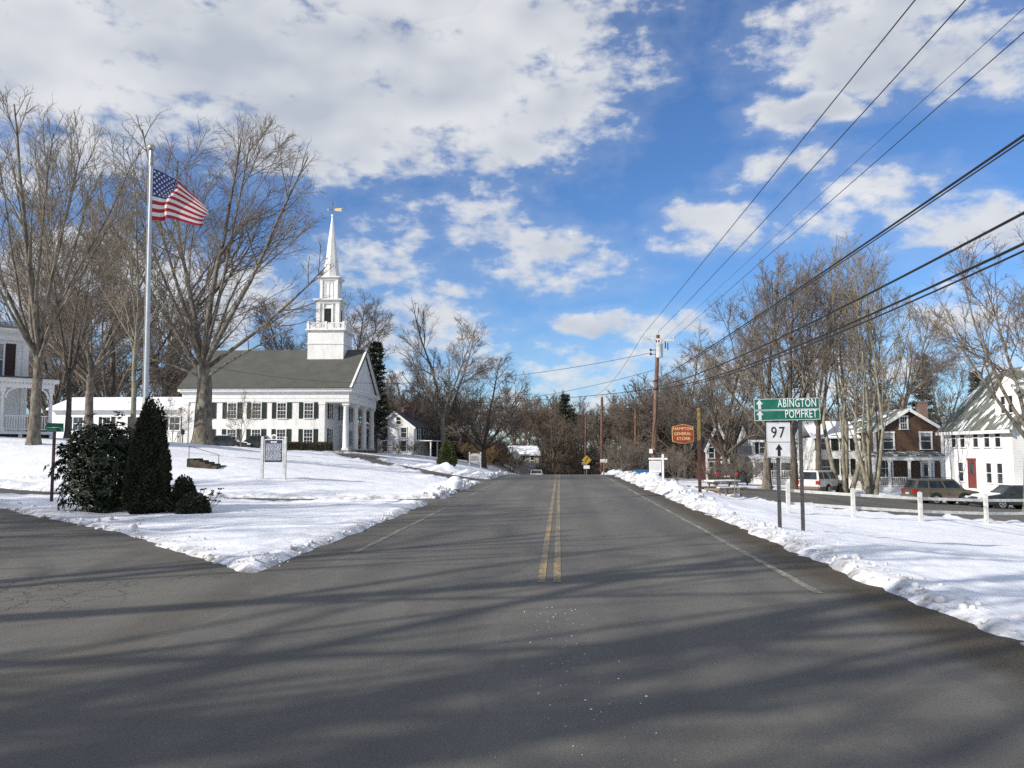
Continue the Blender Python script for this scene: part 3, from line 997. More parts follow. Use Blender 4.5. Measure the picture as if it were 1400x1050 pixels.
# ---- church: local x from -16 (back) to 0 (front, towards the road), y from 0 (side towards us) to 13
def church():
    L, W, H = 16.3, 13.0, 6.3
    px, py = -20.45, 79.5
    z0 = min(zat(px, py), 1.62) - .02
    T = thing('church', 'white clapboard church with columned portico, dark shutters and tall steeple', 'church', (px, py, z0), R(1.2))
    PD = 2.3                                            # depth of the portico
    MB().box(-L - .05, .25, -.05, W + .05, -1.2, .22).build('foundation', 'stone', T)
    MB().box(-L, -PD, 0, W, .22, H - .6).build('wall', 'clapboard', T)
    # corner pilasters
    for x0, x1, y0, y1 in ((-L - .04, -L + .55, -.06, .3), (-PD - .55, -PD + .04, -.06, .3), (-PD - .3, -PD + .06, W - .4, W + .06)):
        MB().box(x0, x1, y0, y1, .22, 5.0).box(x0 - .05, x1 + .05, y0 - .05, y1 + .02, .22, .5).box(x0 - .05, x1 + .05, y0 - .05, y1 + .02, 4.75, 5.0).build('pilaster', 'white_trim', T)
    # entablature all round, projecting over the portico
    e = MB()
    e.box(-L - .09, .10, -.10, W + .10, 5.0, 5.86)
    e.build('frieze', 'white_trim', T)
    c = MB()
    c.box(-L - .25, .28, -.26, W + .26, 5.86, 6.0)
    c.box(-L - .42, .42, -.43, W + .43, 6.0, 6.22)
    c.box(-L - .34, .50, -.55, W + .55, 6.22, 6.36)
    c.build('cornice', 'white_trim', T)
    MB().box(-L - .12, .13, -.13, W + .13, 5.36, 5.42).build('moulding', 'white_trim', T)
    # roof
    rise = 4.55
    r = MB()
    slab_roof(r, (-L - .4, -.62, 6.36), (.55, -.62, 6.36), (.55, W / 2, 6.36 + rise), (-L - .4, W / 2, 6.36 + rise), .14)
    slab_roof(r, (-L - .4, W + .62, 6.36), (-L - .4, W / 2, 6.36 + rise), (.55, W / 2, 6.36 + rise), (.55, W + .62, 6.36), .14)
    ro = r.build('roof', 'roof_green', T)
    # pediment
    MB().prism([(.1, 6.3), (W - .1, 6.3), (W / 2, 6.3 + rise - .35)], 'x', -.02, .12).build('pediment', 'clapboard', T)
    rk = MB()
    for a, b in (((-.5, 6.40), (W / 2, 6.40 + rise)), ((W + .5, 6.40), (W / 2, 6.40 + rise))):
        rk.bar((.36, a[0], a[1] - .19), (.36, b[0], b[1] - .19), .40, .22, up=(1, 0, 0))
    rk.build('raking_cornice', 'white_trim', T)
    MB().prism([(.1, 6.3), (W - .1, 6.3), (W / 2, 6.3 + rise - .35)], 'x', -L - .1, -L + .02).build('gable', 'clapboard', T)
    # portico
    MB().box(-PD, .35, -.1, W + .1, -.3, .30).build('portico_floor', 'stone', T)
    MB().box(-PD + .02, .06, -.04, W + .04, 4.93, 4.995).build('portico_ceiling', 'white_trim', T)
    for i in range(4):
        yc = .42 + (W - .84) * i / 3
        m = MB()
        m.box(-.62, .06, yc - .36, yc + .36, .30, .46)
        m.lathe((-.28, yc, .46), [(.33, 0), (.35, .06), (.30, .14), (.295, 1.6), (.245, 4.05), (.28, 4.10), (.28, 4.16), (.33, 4.22)], 20)
        m.box(-.62, .06, yc - .36, yc + .36, 4.68, 4.94)
        m.build('column', 'white_trim', T, smooth=True)
    fw = Wall((-PD, 0, 0), (0, 1, 0), (1, 0, 0))
    for a, z, sh in ((2.1, .95, 1), (2.1, 3.45, 1), (10.9, .95, 1), (10.9, 3.45, 1), (6.5, 3.45, 1)):
        window(T, fw, a, z, .85, 1.45, 'shutter_dark')
    door(T, fw, 6.5, .32, 1.7, 2.5)
    # step
    for i in range(3):
        MB().box(.35 + i * .32, .67 + i * .32, 2, W - 2, -.4, .30 - (i + 1) * .16).build('step', 'stone', T)
    # side windows
    sw = Wall((0, 0, 0), (1, 0, 0), (0, -1, 0))
    for pxw in (284, 319, 352, 386, 422.6):
        a = at(pxw, 560, py)[0] - px
        for z in (.86, 3.43):
            window(T, sw, a, z, .82, 1.44, 'shutter_dark', cols=3, rows=2, glass='window_glass', sw=.45)
    # tower
    yc = W / 2
    a0, a1 = at(422.6, 470, py + yc - 1.8)[0] - px, at(471.2, 470, py + yc - 1.8)[0] - px
    xc, hw = (a0 + a1) / 2, (a1 - a0) / 2
    def zt(pyy, off=0.0):
        return at(448, pyy, py + yc - off)[2] - z0
    zb, zB, zq, zs, zu, zp = zt(487, hw), zt(450, hw), zt(441, hw), zt(409.5, 1.2), zt(379, 1.0), zt(296)
    tw = MB()
    def sq(m, h, za, zb_):
        m.box(xc - h, xc + h, yc - h, yc + h, za, zb_)
    sq(tw, hw, zb - 1.6, zB - .25)
    tower = tw.build('tower', 'clapboard', T)
    k = MB(); sq(k, hw + .06, (zb + zB) / 2 - .18, (zb + zB) / 2 - .02); sq(k, hw + .10, zB - .28, zB - .14); sq(k, hw + .24, zB - .14, zB)
    k.build('tower_cornice', 'white_trim', T)
    # balustrade: panelled parapet with corner posts
    b = MB(); h = hw - .02
    for sx in (-1, 0, 1):
        for sy in (-1, 0, 1):
            if sx or sy:
                b.box(xc + sx * h - .12, xc + sx * h + .12, yc + sy * h - .12, yc + sy * h + .12, zB, zq + .12)
    for sy in (-1, 1):
        b.box(xc - h, xc + h, yc + sy * h - .05, yc + sy * h + .05, zq - .10, zq)
        b.box(xc - h, xc + h, yc + sy * h - .05, yc + sy * h + .05, zB + .04, zB + .14)
        b.box(xc + sy * h - .05, xc + sy * h + .05, yc - h + .06, yc + h - .06, zq - .099, zq - .001)
        b.box(xc + sy * h - .05, xc + sy * h + .05, yc - h + .06, yc + h - .06, zB + .041, zB + .139)
        for i in range(16):
            t = -h + .2 + (2 * h - .4) * i / 15
            b.box(xc + t - .03, xc + t + .03, yc + sy * h - .03, yc + sy * h + .03, zB + .14, zq - .10)
            b.box(xc + sy * h - .03, xc + sy * h + .03, yc + t - .03, yc + t + .03, zB + .14, zq - .10)
    b.build('balustrade', 'white_trim', T)
    # belfry
    h1 = 1.20
    m = MB()
    sq(m, h1 - .12, zB, zs - .3)
    belf = m.build('belfry', 'white_trim', T)
    for sx in (-1, 1):
        for sy in (-1, 1):
            MB().box(xc + sx * (h1 - .18) - .2, xc + sx * (h1 - .18) + .2, yc + sy * (h1 - .18) - .2, yc + sy * (h1 - .18) + .2, zB, zs - .42).build('pilaster', 'white_trim', belf)
            for q in (0, 1):
                cx_, cy_ = xc + sx * (h1 - .06 if not q else h1 - .72), yc + sy * (h1 - .72 if not q else h1 - .06)
                MB().box(cx_ - .07, cx_ + .07, cy_ - .07, cy_ + .07, zB, zs - .421).build('pilaster', 'white_trim', belf)
    m = MB(); sq(m, h1 + .05, zs - .42, zs - .18); sq(m, h1 + .22, zs - .18, zs - .08); sq(m, h1 + .32, zs - .08, zs + .04)
    m.build('belfry_cornice', 'white_trim', T)
    for (ux, uy, nx, ny) in ((1, 0, 0, -1), (0, 1, 1, 0)):
        w = Wall((xc + nx * (h1 - .12), yc + ny * (h1 - .12), 0), (ux, uy, 0), (nx, ny, 0))
        lo = MB(); w.slab(lo, -.36, .36, zq + .12, zs - .95, .004, .03)
        l = lo.build('louvre', 'shutter_dark', T)
        sl = MB()
        for i in range(9):
            zz = zq + .16 + (zs - .95 - zq - .16) * i / 9
            w.slab(sl, -.35, .35, zz, zz + .05, .03, .07)
        sl.build('louvre_grille', 'shutter_dark', l)
        fr = MB(); w.slab(fr, -.44, -.36, zq + .1, zs - .86, .005, .09); w.slab(fr, .36, .44, zq + .1, zs - .86, .005, .09); w.slab(fr, -.36, .36, zs - .95, zs - .86, .005, .09)
        fr.build('frame', 'white_trim', l)
    # lantern stage
    h2 = .93
    m = MB(); sq(m, h2 - .1, zs, zu - .25); lant = m.build('lantern', 'white_trim', T)
    for sx in (-1, 1):
        for sy in (-1, 1):
            MB().box(xc + sx * (h2 - .12) - .14, xc + sx * (h2 - .12) + .14, yc + sy * (h2 - .12) - .14, yc + sy * (h2 - .12) + .14, zs, zu - .3).build('pilaster', 'white_trim', lant)
    m = MB()
    w = Wall((xc, yc - h2 + .1, 0), (1, 0, 0), (0, -1, 0))
    for s_ in (-.42, -.02, .38):
        w.slab(m, s_ - .02, s_ + .05, zs + .2, zu - .5, .004, .05)
    w.slab(m, -.42, .42, zu - .56, zu - .48, .003, .055)
    m.build('panel', 'white_trim', lant)
    m = MB(); sq(m, h2 + .04, zu - .32, zu - .14); sq(m, h2 + .18, zu - .14, zu - .05); sq(m, h2 + .27, zu - .05, zu + .06)
    m.build('lantern_cornice', 'white_trim', T)
    # spire
    m = MB(); m.lathe((xc, yc, zu + .06), [(.98, 0), (.86, .5), (.075, zp - zu - .1), (.06, zp - zu)], 8)
    m.build('spire', 'white_trim', T)
    m = MB(); m.lathe((xc, yc, zp), [(.02, -.12), (.11, -.06), (.14, .05), (.11, .16), (.03, .22)], 12)
    fin = m.build('finial', 'white_trim', T, smooth=True)
    m = MB(); m.tube([(xc, yc, zp), (xc, yc, zp + 1.75)], .03, 8); m.lathe((xc, yc, zp + 1.3), [(.01, -.09), (.07, -.04), (.07, .04), (.01, .09)], 10)
    m.tube([(xc - .45, yc, zp + .72), (xc + .3, yc, zp + .72)], .022, 6)
    m.build('vane_rod', 'steel_dark', T)
    m = MB(); zz = zp + .72
    m.prism([(xc + .15, zz - .05), (xc + .4, zz - .16), (xc + 1.05, zz - .2), (xc + .9, zz - .02), (xc + 1.08, zz + .16), (xc + .4, zz + .14), (xc + .15, zz + .05)], 'y', yc - .015, yc + .015)
    m.prism([(xc - .42, zz - .1), (xc - .62, zz), (xc - .42, zz + .1)], 'y', yc - .015, yc + .015)
    m.build('weather_vane', 'letter_gold', T)
    MB().add([], []).lathe((-.9, .9, 7.0), [(.30, -.12), (.34, 0), (.25, .14), (.08, .22)], 10).build('snow_patch', 'snow_cap', T, smooth=True)
    return T
church()

def annex():
    x1 = at(249, 580, 82)[0]; x0 = at(70, 580, 82)[0]
    z0 = zat((x0 + x1) / 2, 82) - .3
    ez = at(160, 558, 82)[2] - z0
    rz = at(160, 543, 86)[2] - z0
    T = thing('annex', 'long low white church annex with snow on its roof', 'building', (x0, 82, z0))
    W, D = x1 - x0 - .5, 8.0
    MB().box(0, W, 0, D, -.8, ez - .02).build('wall', 'clapboard', T)
    r = MB(); slab_roof(r, (-.3, -.45, ez), (W + .25, -.45, ez), (W + .25, D / 2, rz), (-.3, D / 2, rz), .12); slab_roof(r, (-.3, D + .45, ez), (-.3, D / 2, rz), (W + .25, D / 2, rz), (W + .25, D + .45, ez), .12)
    r.build('roof', 'roof_snowy', T)
    MB().box(-.3, W + .25, -.5, -.46, ez - .22, ez - .02).build('gutter', 'white_trim', T)
    for x in (0, W):
        MB().prism([(.02, ez - .1), (D - .02, ez - .1), (D / 2, rz - .13)], 'x', x - .03 if x else 0.0, x if x else .03).build('gable', 'clapboard', T)
    w = Wall((0, 0, 0), (1, 0, 0), (0, -1, 0))
    for p, wd in ((107, 1.0), (146, .75), (186, .8), (239, 1.05)):
        window(T, w, at(p, 580, 82)[0] - x0, at(p, 588, 82)[2] - z0, wd, 1.3, 'shutter_dark', cols=2, rows=1, sw=.36)
    # sloping cellar hatch beside the church
    a = at(259, 600, 82)[0] - x0
annex()

def left_house():
    cx, cy = at(38, 520, 45)[0], 45.0
    z0 = at(30, 601, 44)[2]
    T = thing('porch_house', 'white house with dark shutters and a columned porch at the left edge', 'house', (cx, cy, z0), R(45))
    W, D, H = 9.5, 8.0, 6.05
    MB().box(-W, 0, 0, D, -1.0, H - .5).build('wall', 'clapboard', T)
    c = MB().box(-W - .08, .08, -.08, D + .08, H - .5, H - .12).box(-W - .3, .3, -.3, D + .3, H - .12, H).box(-W - .42, .42, -.42, D + .42, H, H + .13)
    c.build('cornice', 'white_trim', T)
    r = MB()
    for tri in (((-W - .42, -.42), (.42, -.42)), ((.42, -.42), (.42, D + .42)), ((.42, D + .42), (-W - .42, D + .42)), ((-W - .42, D + .42), (-W - .42, -.42))):
        a, b = tri
        r.add([(a[0], a[1], H + .132), (b[0], b[1], H + .132), (-W / 2, D / 2, H + 1.3)], [(0, 1, 2)])
    r.build('roof', 'roof_black', T)
    for x in (-.32, -W + .02):
        MB().box(x, x + .3, -.05, .02, .2, H - .5).build('corner_board', 'white_trim', T)
    w = Wall((0, 0, 0), (1, 0, 0), (0, -1, 0))
    for a in (-1.75, -4.7, -7.7):
        window(T, w, a, 3.55, .95, 1.75, 'shutter_brown', cols=2, rows=1, sw=.5, blind=.5)
    # porch
    PD, x1, x0 = 2.1, .95, -W - .2
    fl = .42
    MB().box(x0, x1, -PD, 0, fl - .14, fl).build('porch_floor', 'white_trim', T)
    for i in range(8):
        xx = x1 - .08 - (x1 - x0 - .16) * i / 7
        MB().box(xx - .09, xx + .09, -PD + .1, -PD + .28, -.8, fl - .14).build('pier', 'white_trim', T)
    MB().box(x0 + .02, x1 - .06, -PD + .35, -PD + .40, -.8, fl - .16).build('skirt', 'shutter_dark', T)
    MB().box(x0 - .15, x1 + .15, -PD - .15, 0, 3.08, 3.30).build('porch_cornice', 'white_trim', T)
    r = MB(); slab_roof(r, (x0 - .25, -PD - .25, 3.36), (x1 + .25, -PD - .25, 3.36), (x1 + .25, .0, 3.56), (x0 - .25, .0, 3.56), .06); r.build('porch_roof', 'roof_black', T)
    MB().box(x0 + .05, x1 - .05, -PD + .02, -PD + .16, 2.78, 3.08).build('porch_beam', 'white_trim', T)
    d = MB()
    for i in range(60):
        xx = x0 + .1 + (x1 - x0 - .2) * i / 59
        d.box(xx - .04, xx + .04, -PD - .05, -PD + .0, 2.98, 3.08)
    d.build('dentil_band', 'white_trim', T)
    cols = [x1 - .18, -1.55, -3.6, -5.7, -7.8]
    for i, xx in enumerate(cols):
        m = MB().box(xx - .13, xx + .13, -PD + .0, -PD + .26, fl, fl + .25).lathe((xx, -PD + .13, fl + .25), [(.115, 0), (.10, .8), (.085, 1.75), (.11, 1.8), (.11, 1.9)], 12).box(xx - .13, xx + .13, -PD + .0, -PD + .26, fl + 2.15, 2.78)
        m.build('column', 'white_trim', T)
        # arched brackets
        for sx in (-1, 1):
            if (i == 0 and sx > 0): continue
            pts = [(xx + sx * (.13 + .55 * (1 - math.cos(t))), -PD + .1, 2.2 + .58 * math.sin(t)) for t in np.linspace(0, PI / 2, 6)]
            b = MB()
            for p, q in zip(pts[:-1], pts[1:]): b.bar(p, q, .05, .09)
            b.build('bracket', 'white_trim', T)
    rail = MB()
    for a, b in ((cols[0], cols[1]), (cols[2], cols[3]), (cols[3], cols[4])):
        rail.box(b + .13, a - .13, -PD + .1, -PD + .16, fl + .82, fl + .88).box(b + .13, a - .13, -PD + .1, -PD + .16, fl + .1, fl + .15)
        n = int((a - b - .26) / .12)
        for i in range(1, n):
            xx = b + .13 + (a - b - .26) * i / n
            rail.box(xx - .018, xx + .018, -PD + .11, -PD + .15, fl + .15, fl + .82)
    rail.build('railing', 'white_trim', T)
    door(T, w, -2.35, fl, .95, 2.0, 'white_trim', transom=True)
    window(T, w, -4.7, fl + .5, .95, 1.7, 'shutter_brown', cols=2, rows=1)
    # dark banner with a pale figure beside the steps
    z = fl
    b = MB().box(-1.55 - .95, -1.55 - .42, -PD - .04, -PD - .02, z + .10, z + .92)
    bo = b.build('banner', 'marker_blue', T)
    pp = MB().prism([(-2.32, z + .3), (-2.28, z + .22), (-2.15, z + .24), (-2.1, z + .5), (-2.16, z + .52), (-2.19, z + .34), (-2.26, z + .34)], 'y', -PD - .046, -PD - .041)
    pp.lathe((-2.23, -PD - .043, z + .66), [(.05, -.003), (.05, .003)], 10, 'y').box(-2.28, -2.2, -PD - .046, -PD - .041, z + .38, z + .58)
    pp.build('figure', 'sign_white', bo)
    return T
left_house()

def gable_house(name, label, loc, rz, W, D, H, rise, wall, roof, over=.3, gable_front=True):
    """gable end towards local -y when gable_front, else the eaves side"""
    T = thing(name, label, 'house', loc, rz)
    MB().box(-W / 2, W / 2, 0, D, -1.2, H).build('wall', wall, T)
    r = MB(); th = .14
    if gable_front:
        MB().prism([(-W / 2, H), (W / 2, H), (0, H + rise)], 'y', 0, .15).build('gable', wall, T)
        MB().prism([(-W / 2, H), (W / 2, H), (0, H + rise)], 'y', D - .15, D).build('gable', wall, T)
        k = rise / (W / 2)
        for s in (-1, 1):
            slab_roof(r, (s * (W / 2 + over), -over, H - over * k + .12), (0, -over, H + rise + .12), (0, D + over, H + rise + .12), (s * (W / 2 + over), D + over, H - over * k + .12), th)
        ro = r.build('roof', roof, T)
        v = MB()
        for s in (-1, 1):
            v.bar((s * (W / 2 + over), -over - .03, H - over * k + .0), (0, -over - .03, H + rise + .0), .06, .26, up=(0, 0, 1))
        v.build('rake_board', 'white_trim', T)
    else:
        MB().prism([(0, H), (D, H), (D / 2, H + rise)], 'x', -W / 2, -W / 2 + .15).build('gable', wall, T)
        MB().prism([(0, H), (D, H), (D / 2, H + rise)], 'x', W / 2 - .15, W / 2).build('gable', wall, T)
        k = rise / (D / 2)
        slab_roof(r, (-W / 2 - over, -over, H - over * k + .12), (W / 2 + over, -over, H - over * k + .12), (W / 2 + over, D / 2, H + rise + .12), (-W / 2 - over, D / 2, H + rise + .12), th)
        slab_roof(r, (-W / 2 - over, D + over, H - over * k + .12), (-W / 2 - over, D / 2, H + rise + .12), (W / 2 + over, D / 2, H + rise + .12), (W / 2 + over, D + over, H - over * k + .12), th)
        ro = r.build('roof', roof, T)
        MB().box(-W / 2 - over, W / 2 + over, -over - .04, -over, H - over * k - .12, H - over * k + .10).build('fascia', 'white_trim', T)
    return T

def porch(T, x0, x1, depth, fl, zr, posts, roofmat, balusters=True, gap=None):
    MB().box(x0, x1, -depth, 0, fl - .9, fl).build('porch_floor', 'white_trim', T)
    MB().box(x0 - .1, x1 + .1, -depth - .1, 0, zr - .34, zr).build('porch_beam', 'white_trim', T)
    r = MB(); slab_roof(r, (x0 - .25, -depth - .25, zr + .12), (x1 + .25, -depth - .25, zr + .12), (x1 + .25, 0, zr + .42), (x0 - .25, 0, zr + .42), .1); r.build('porch_roof', roofmat, T)
    for x in posts:
        MB().box(x - .09, x + .09, -depth + .04, -depth + .22, fl, zr - .34).box(x - .14, x + .14, -depth, -depth + .26, zr - .5, zr - .34).build('post', 'white_trim', T)
    if balusters:
        m = MB()
        for a, b in zip(posts[:-1], posts[1:]):
            if gap and gap[0] < (a + b) / 2 < gap[1]: continue
            m.box(a + .09, b - .09, -depth + .1, -depth + .16, fl + .78, fl + .86).box(a + .09, b - .09, -depth + .1, -depth + .16, fl + .08, fl + .15)
            n = max(2, int((b - a) / .16))
            for i in range(1, n):
                xx = a + (b - a) * i / n
                m.box(xx - .025, xx + .025, -depth + .11, -depth + .15, fl + .15, fl + .78)
        m.build('railing', 'white_trim', T)

def brown_house():
    Y = 75.0
    x0, x1 = at(1196, 600, Y)[0], at(1288, 600, Y)[0]
    cx = (x0 + x1) / 2; W = x1 - x0
    z0 = -1.95
    zz = lambda py, d=0: at(1240, py, Y - d)[2] - z0
    T = gable_house('brown_house', 'brown shingled house with white trimmed gable and railed front porch', (cx, Y, z0), 0, W, 10, zz(588), zz(560) - zz(588), 'brown_shingle', 'roof_patchy', .35)
    w = Wall((0, 0, 0), (1, 0, 0), (0, -1, 0))
    X = lambda p: at(p, 600, Y)[0] - cx
    window(T, w, X(1214), zz(614), .85, 1.4, cols=1, rows=1, fr=.13, blind=.35)
    window(T, w, X(1265.5), zz(614), .85, 1.4, cols=1, rows=1, fr=.13, blind=.2)
    window(T, w, X(1236), zz(586.5), .55, 1.05, cols=3, rows=2, fr=.12)
    for s in (-1, 1):
        MB().box(s * W / 2 - .12, s * W / 2 + .12, -.04, .06, 0, zz(588)).build('corner_board', 'white_trim', T)
    d = 2.2
    X2 = lambda p: at(p, 640, Y - d)[0] - cx
    porch(T, X2(1193), X2(1291), d, zz(666, d), zz(624, d), [X2(p) for p in (1195, 1217, 1244, 1272, 1289)], 'roof_patchy', gap=(X2(1246), X2(1271)))
    door(T, w, X(1266), zz(665), .9, 2.05, 'door_grey', glass=.55)
    window(T, w, X(1209), zz(652), 1.1, 1.5, cols=2, rows=1, fr=.12)
    chimney(T, X(1296) + .4, 6.0, zz(588), zz(546), .8, .8)
    # side wing to the left behind the trees
    MB().box(-W / 2 - 4.2, -W / 2 - .02, 3.5, 9, -1.0, zz(597)).build('wing', 'clapboard', T)
    r = MB(); e = zz(597)
    slab_roof(r, (-W / 2 - 4.5, 3.2, e), (-W / 2 - .05, 3.2, e), (-W / 2 - .05, 6.2, e + 1.6), (-W / 2 - 4.5, 6.2, e + 1.6), .12)
    slab_roof(r, (-W / 2 - 4.5, 9.3, e), (-W / 2 - 4.5, 6.2, e + 1.6), (-W / 2 - .05, 6.2, e + 1.6), (-W / 2 - .05, 9.3, e), .12)
    r.build('wing_roof', 'roof_snowy', T)
    w2 = Wall((-W / 2, 3.5, 0), (1, 0, 0), (0, -1, 0))
    for a in (-3.2, -1.5):
        window(T, w2, a, zz(652) + .1, .8, 1.4, 'shutter_dark', cols=1, rows=1)
        window(T, w2, a, zz(615), .8, 1.3, 'shutter_dark', cols=1, rows=1)
brown_house()

def corner_house():
    """white house at the right edge: its long side faces the road"""
    pS, pN = at(1384, 600, 57.6), at(1291, 600, 66.0)
    z0 = -1.9
    ang = math.atan2(pS[1] - pN[1], pS[0] - pN[0])      # local x runs from the far corner to the near corner
    T = thing('corner_house', 'tall white house with gabled dormer, patchy green roof and red door', 'house', (pN[0], pN[1], z0), ang)
    L = math.hypot(pS[0] - pN[0], pS[1] - pN[1])
    D, H, rise = 8.2, at(1291, 585, 66)[2] - z0, 4.3
    zf = lambda py, Y=61.5: at(1335, py, Y)[2] - z0
    MB().box(0, L, 0, D, -1.2, H).build('wall', 'clapboard', T)
    for x in (0, L):
        MB().prism([(0, H), (D, H), (D / 2, H + rise)], 'x', (x - .14) if x else 0, x if x else .14).build('gable', 'clapboard_shaded' if x else 'clapboard', T)  # near gable takes the darker copy of the white boards as painted shade
    r = MB(); o = .4; k = rise / (D / 2)
    slab_roof(r, (-o, -o, H - o * k + .13), (L + o, -o, H - o * k + .13), (L + o, D / 2, H + rise + .13), (-o, D / 2, H + rise + .13), .15)
    slab_roof(r, (-o, D + o, H - o * k + .13), (-o, D / 2, H + rise + .13), (L + o, D / 2, H + rise + .13), (L + o, D + o, H - o * k + .13), .15)
    r.build('roof', 'roof_patchy', T)
    MB().box(-o, L + o, -o - .05, -o, H - o * k - .16, H - o * k + .08).build('fascia', 'white_trim', T)
    w = Wall((0, 0, 0), (1, 0, 0), (0, -1, 0))
    def A(px):      # distance along the wall seen at a pixel column
        d = ray(px, 600); best = None
        for t in np.linspace(0, L, 400):
            q = pN + (pS - pN) * t / L
            e = abs((q[0] - CAM[0]) * d[1] - (q[1] - CAM[1]) * d[0])
            if best is None or e < best[0]: best = (e, t)
        return best[1]
    for px in (1304.5, 1316.5, 1334.5, 1350, 1365):
        window(T, w, A(px), zf(611), .62, 1.3, cols=1, rows=1, fr=.08)
    for px in (1313, 1351, 1366):
        window(T, w, A(px), zf(659), .62, 1.35, cols=1, rows=1, fr=.08)
    door(T, w, A(1327.5), zf(668), .7, 2.0, 'door_red', trim='door_red', glass=.5)
    # wall dormer
    a0, a1 = A(1352), A(1383) + .3
    c, hw = (a0 + a1) / 2, (a1 - a0) / 2
    yb = .55
    zb, ze, zp = H + .2, zf(541, 60.5), zf(512, 60.5)
    MB().box(c - hw, c + hw, yb, D / 2, zb - .6, ze).prism([(c - hw, ze), (c + hw, ze), (c, zp)], 'y', yb, yb + .15).build('dormer', 'clapboard', T)
    r = MB(); kk = (zp - ze) / hw
    for s in (-1, 1):
        slab_roof(r, (c + s * (hw + .25), yb - .3, ze - .25 * kk + .12), (c, yb - .3, zp + .12), (c, D / 2 + .5, zp + .12), (c + s * (hw + .25), D / 2 + .5, ze - .25 * kk + .12), .12)
    r.build('dormer_roof', 'roof_patchy', T)
    dw = Wall((0, yb, 0), (1, 0, 0), (0, -1, 0))
    for s in (-.42, .42):
        window(T, dw, c + s, zf(566, 60.5), .5, 1.15, cols=1, rows=1, fr=.08)
    # south end, towards us
    sw = Wall((L, 0, 0), (0, 1, 0), (1, 0, 0))
    for a in (2.2, 5.8):
        window(T, sw, a, zf(611), .7, 1.4, cols=1, rows=1); window(T, sw, a, zf(659), .7, 1.4, cols=1, rows=1)
    chimney(T, L * .62, D / 2 + .6, H + rise - 1, H + rise + 1.5, .9, .9)
corner_house()

def small_white_house():
    Y = 86.0
    x0, x1 = at(1028, 620, Y)[0], at(1142, 620, Y)[0]
    cx, W = (x0 + x1) / 2, x1 - x0
    z0 = -2.0
    zz = lambda py, d=0: at(1100, py, Y - d)[2] - z0
    T = gable_house('small_white_house', 'small white house with black shutters and low front porch behind the trees', (cx, Y, z0), 0, W, 7, zz(601), 1.9, 'clapboard', 'roof_black', .25, False)
    w = Wall((0, 0, 0), (1, 0, 0), (0, -1, 0))
    X = lambda p, d=0: at(p, 620, Y - d)[0] - cx
    for p in (1044, 1066, 1102, 1122.5):
        window(T, w, X(p), zz(620), .78, 1.2, 'shutter_dark', cols=1, rows=1, sw=.34)
    d = 2.0
    porch(T, X(1030, d), X(1140, d), d, zz(655, d), zz(628, d), [X(p, d) for p in (1031, 1048, 1066, 1088, 1112, 1138)], 'roof_snowy', True, (X(1088, d), X(1138, d)))
    door(T, w, X(1122), zz(655), .85, 1.95, 'door_grey', glass=.5)
    window(T, w, X(1100), zz(650), .9, 1.3, cols=1, rows=1)
    window(T, w, X(1050), zz(650), .9, 1.3, cols=1, rows=1)
small_white_house()

def red_house():
    Y = 84.0
    x0, x1 = at(966, 620, Y)[0], at(996, 620, Y)[0]
    z0 = -2.0
    zz = lambda py: at(980, py, Y)[2] - z0
    T = gable_house('red_house', 'red clapboard house half hidden by trees beyond the picnic table', ((x0 + x1) / 2 , Y, z0), 0, x1 - x0, 7, zz(612), 2.4, 'red_board', 'roof_black', .2)
    w = Wall((0, 0, 0), (1, 0, 0), (0, -1, 0))
    for a in (-.6, .65):
        window(T, w, a, zz(626), .5, 1.0, cols=1, rows=1); window(T, w, a, zz(647), .5, 1.1, cols=1, rows=1)
    for s in (-1, 1):
        MB().box(s * (x1 - x0) / 2 - .1, s * (x1 - x0) / 2 + .1, -.04, .05, 0, zz(612)).build('corner_board', 'white_trim', T)
red_house()

def gable_cottage():
    Y = 104.0
    x0, x1 = at(513, 590, Y)[0], at(567, 590, Y)[0]
    cx, W = (x0 + x1) / 2, x1 - x0
    z0 = at(540, 624, Y)[2]
    zz = lambda py: at(540, py, Y)[2] - z0
    T = gable_house('gable_cottage', 'white gabled cottage with black roof and brick chimney beyond the church', (cx, Y, z0), R(-9), W, 8, zz(584), zz(564) - zz(584), 'clapboard', 'roof_black', .25)
    w = Wall((0, 0, 0), (1, 0, 0), (0, -1, 0))
    for a in (-1.3, 1.2):
        window(T, w, a, zz(598), .7, 1.2, cols=1, rows=1); window(T, w, a, zz(617), .7, 1.3, cols=1, rows=1)
    window(T, w, .5, zz(580), .6, .9, cols=1, rows=1)
    e = Wall((W / 2, 0, 0), (0, 1, 0), (1, 0, 0))
    for a in (2, 4, 6):
        window(T, e, a, zz(600), .7, 1.2, 'shutter_dark', cols=1, rows=1)
    chimney(T, .3, 4.0, zz(575), zz(556), 1.5, .8)
    MB().box(W / 2 + .01, W / 2 + 2.2, .5, 7.5, zz(602) - .1, zz(602)).build('porch_roof', 'roof_snowy', T)
    for a in (.7, 3.5, 7.2):
        MB().box(W / 2 + 1.9, W / 2 + 2.05, a, a + .15, -.5, zz(602) - .1).build('post', 'white_trim', T)
gable_cottage()

def far_house():
    Y = 150.0
    x0, x1 = at(699, 620, Y)[0], at(737, 620, Y)[0]
    z0 = at(715, 640, Y)[2] - .5
    zz = lambda py: at(715, py, Y)[2] - z0
    T = gable_house('far_house', 'pale cream house with snowy roof where the road dips away', ((x0 + x1) / 2, Y, z0), R(10), x1 - x0, 7, zz(621), zz(610) - zz(621), 'clapboard_cream', 'roof_snowy', .3, False)
    w = Wall((0, 0, 0), (1, 0, 0), (0, -1, 0))
    for a in (-1.6, -.2, 1.3):
        window(T, w, a, zz(629), .6, 1.0, cols=1, rows=1); window(T, w, a, zz(638), .6, 1.0, cols=1, rows=1)
far_house()

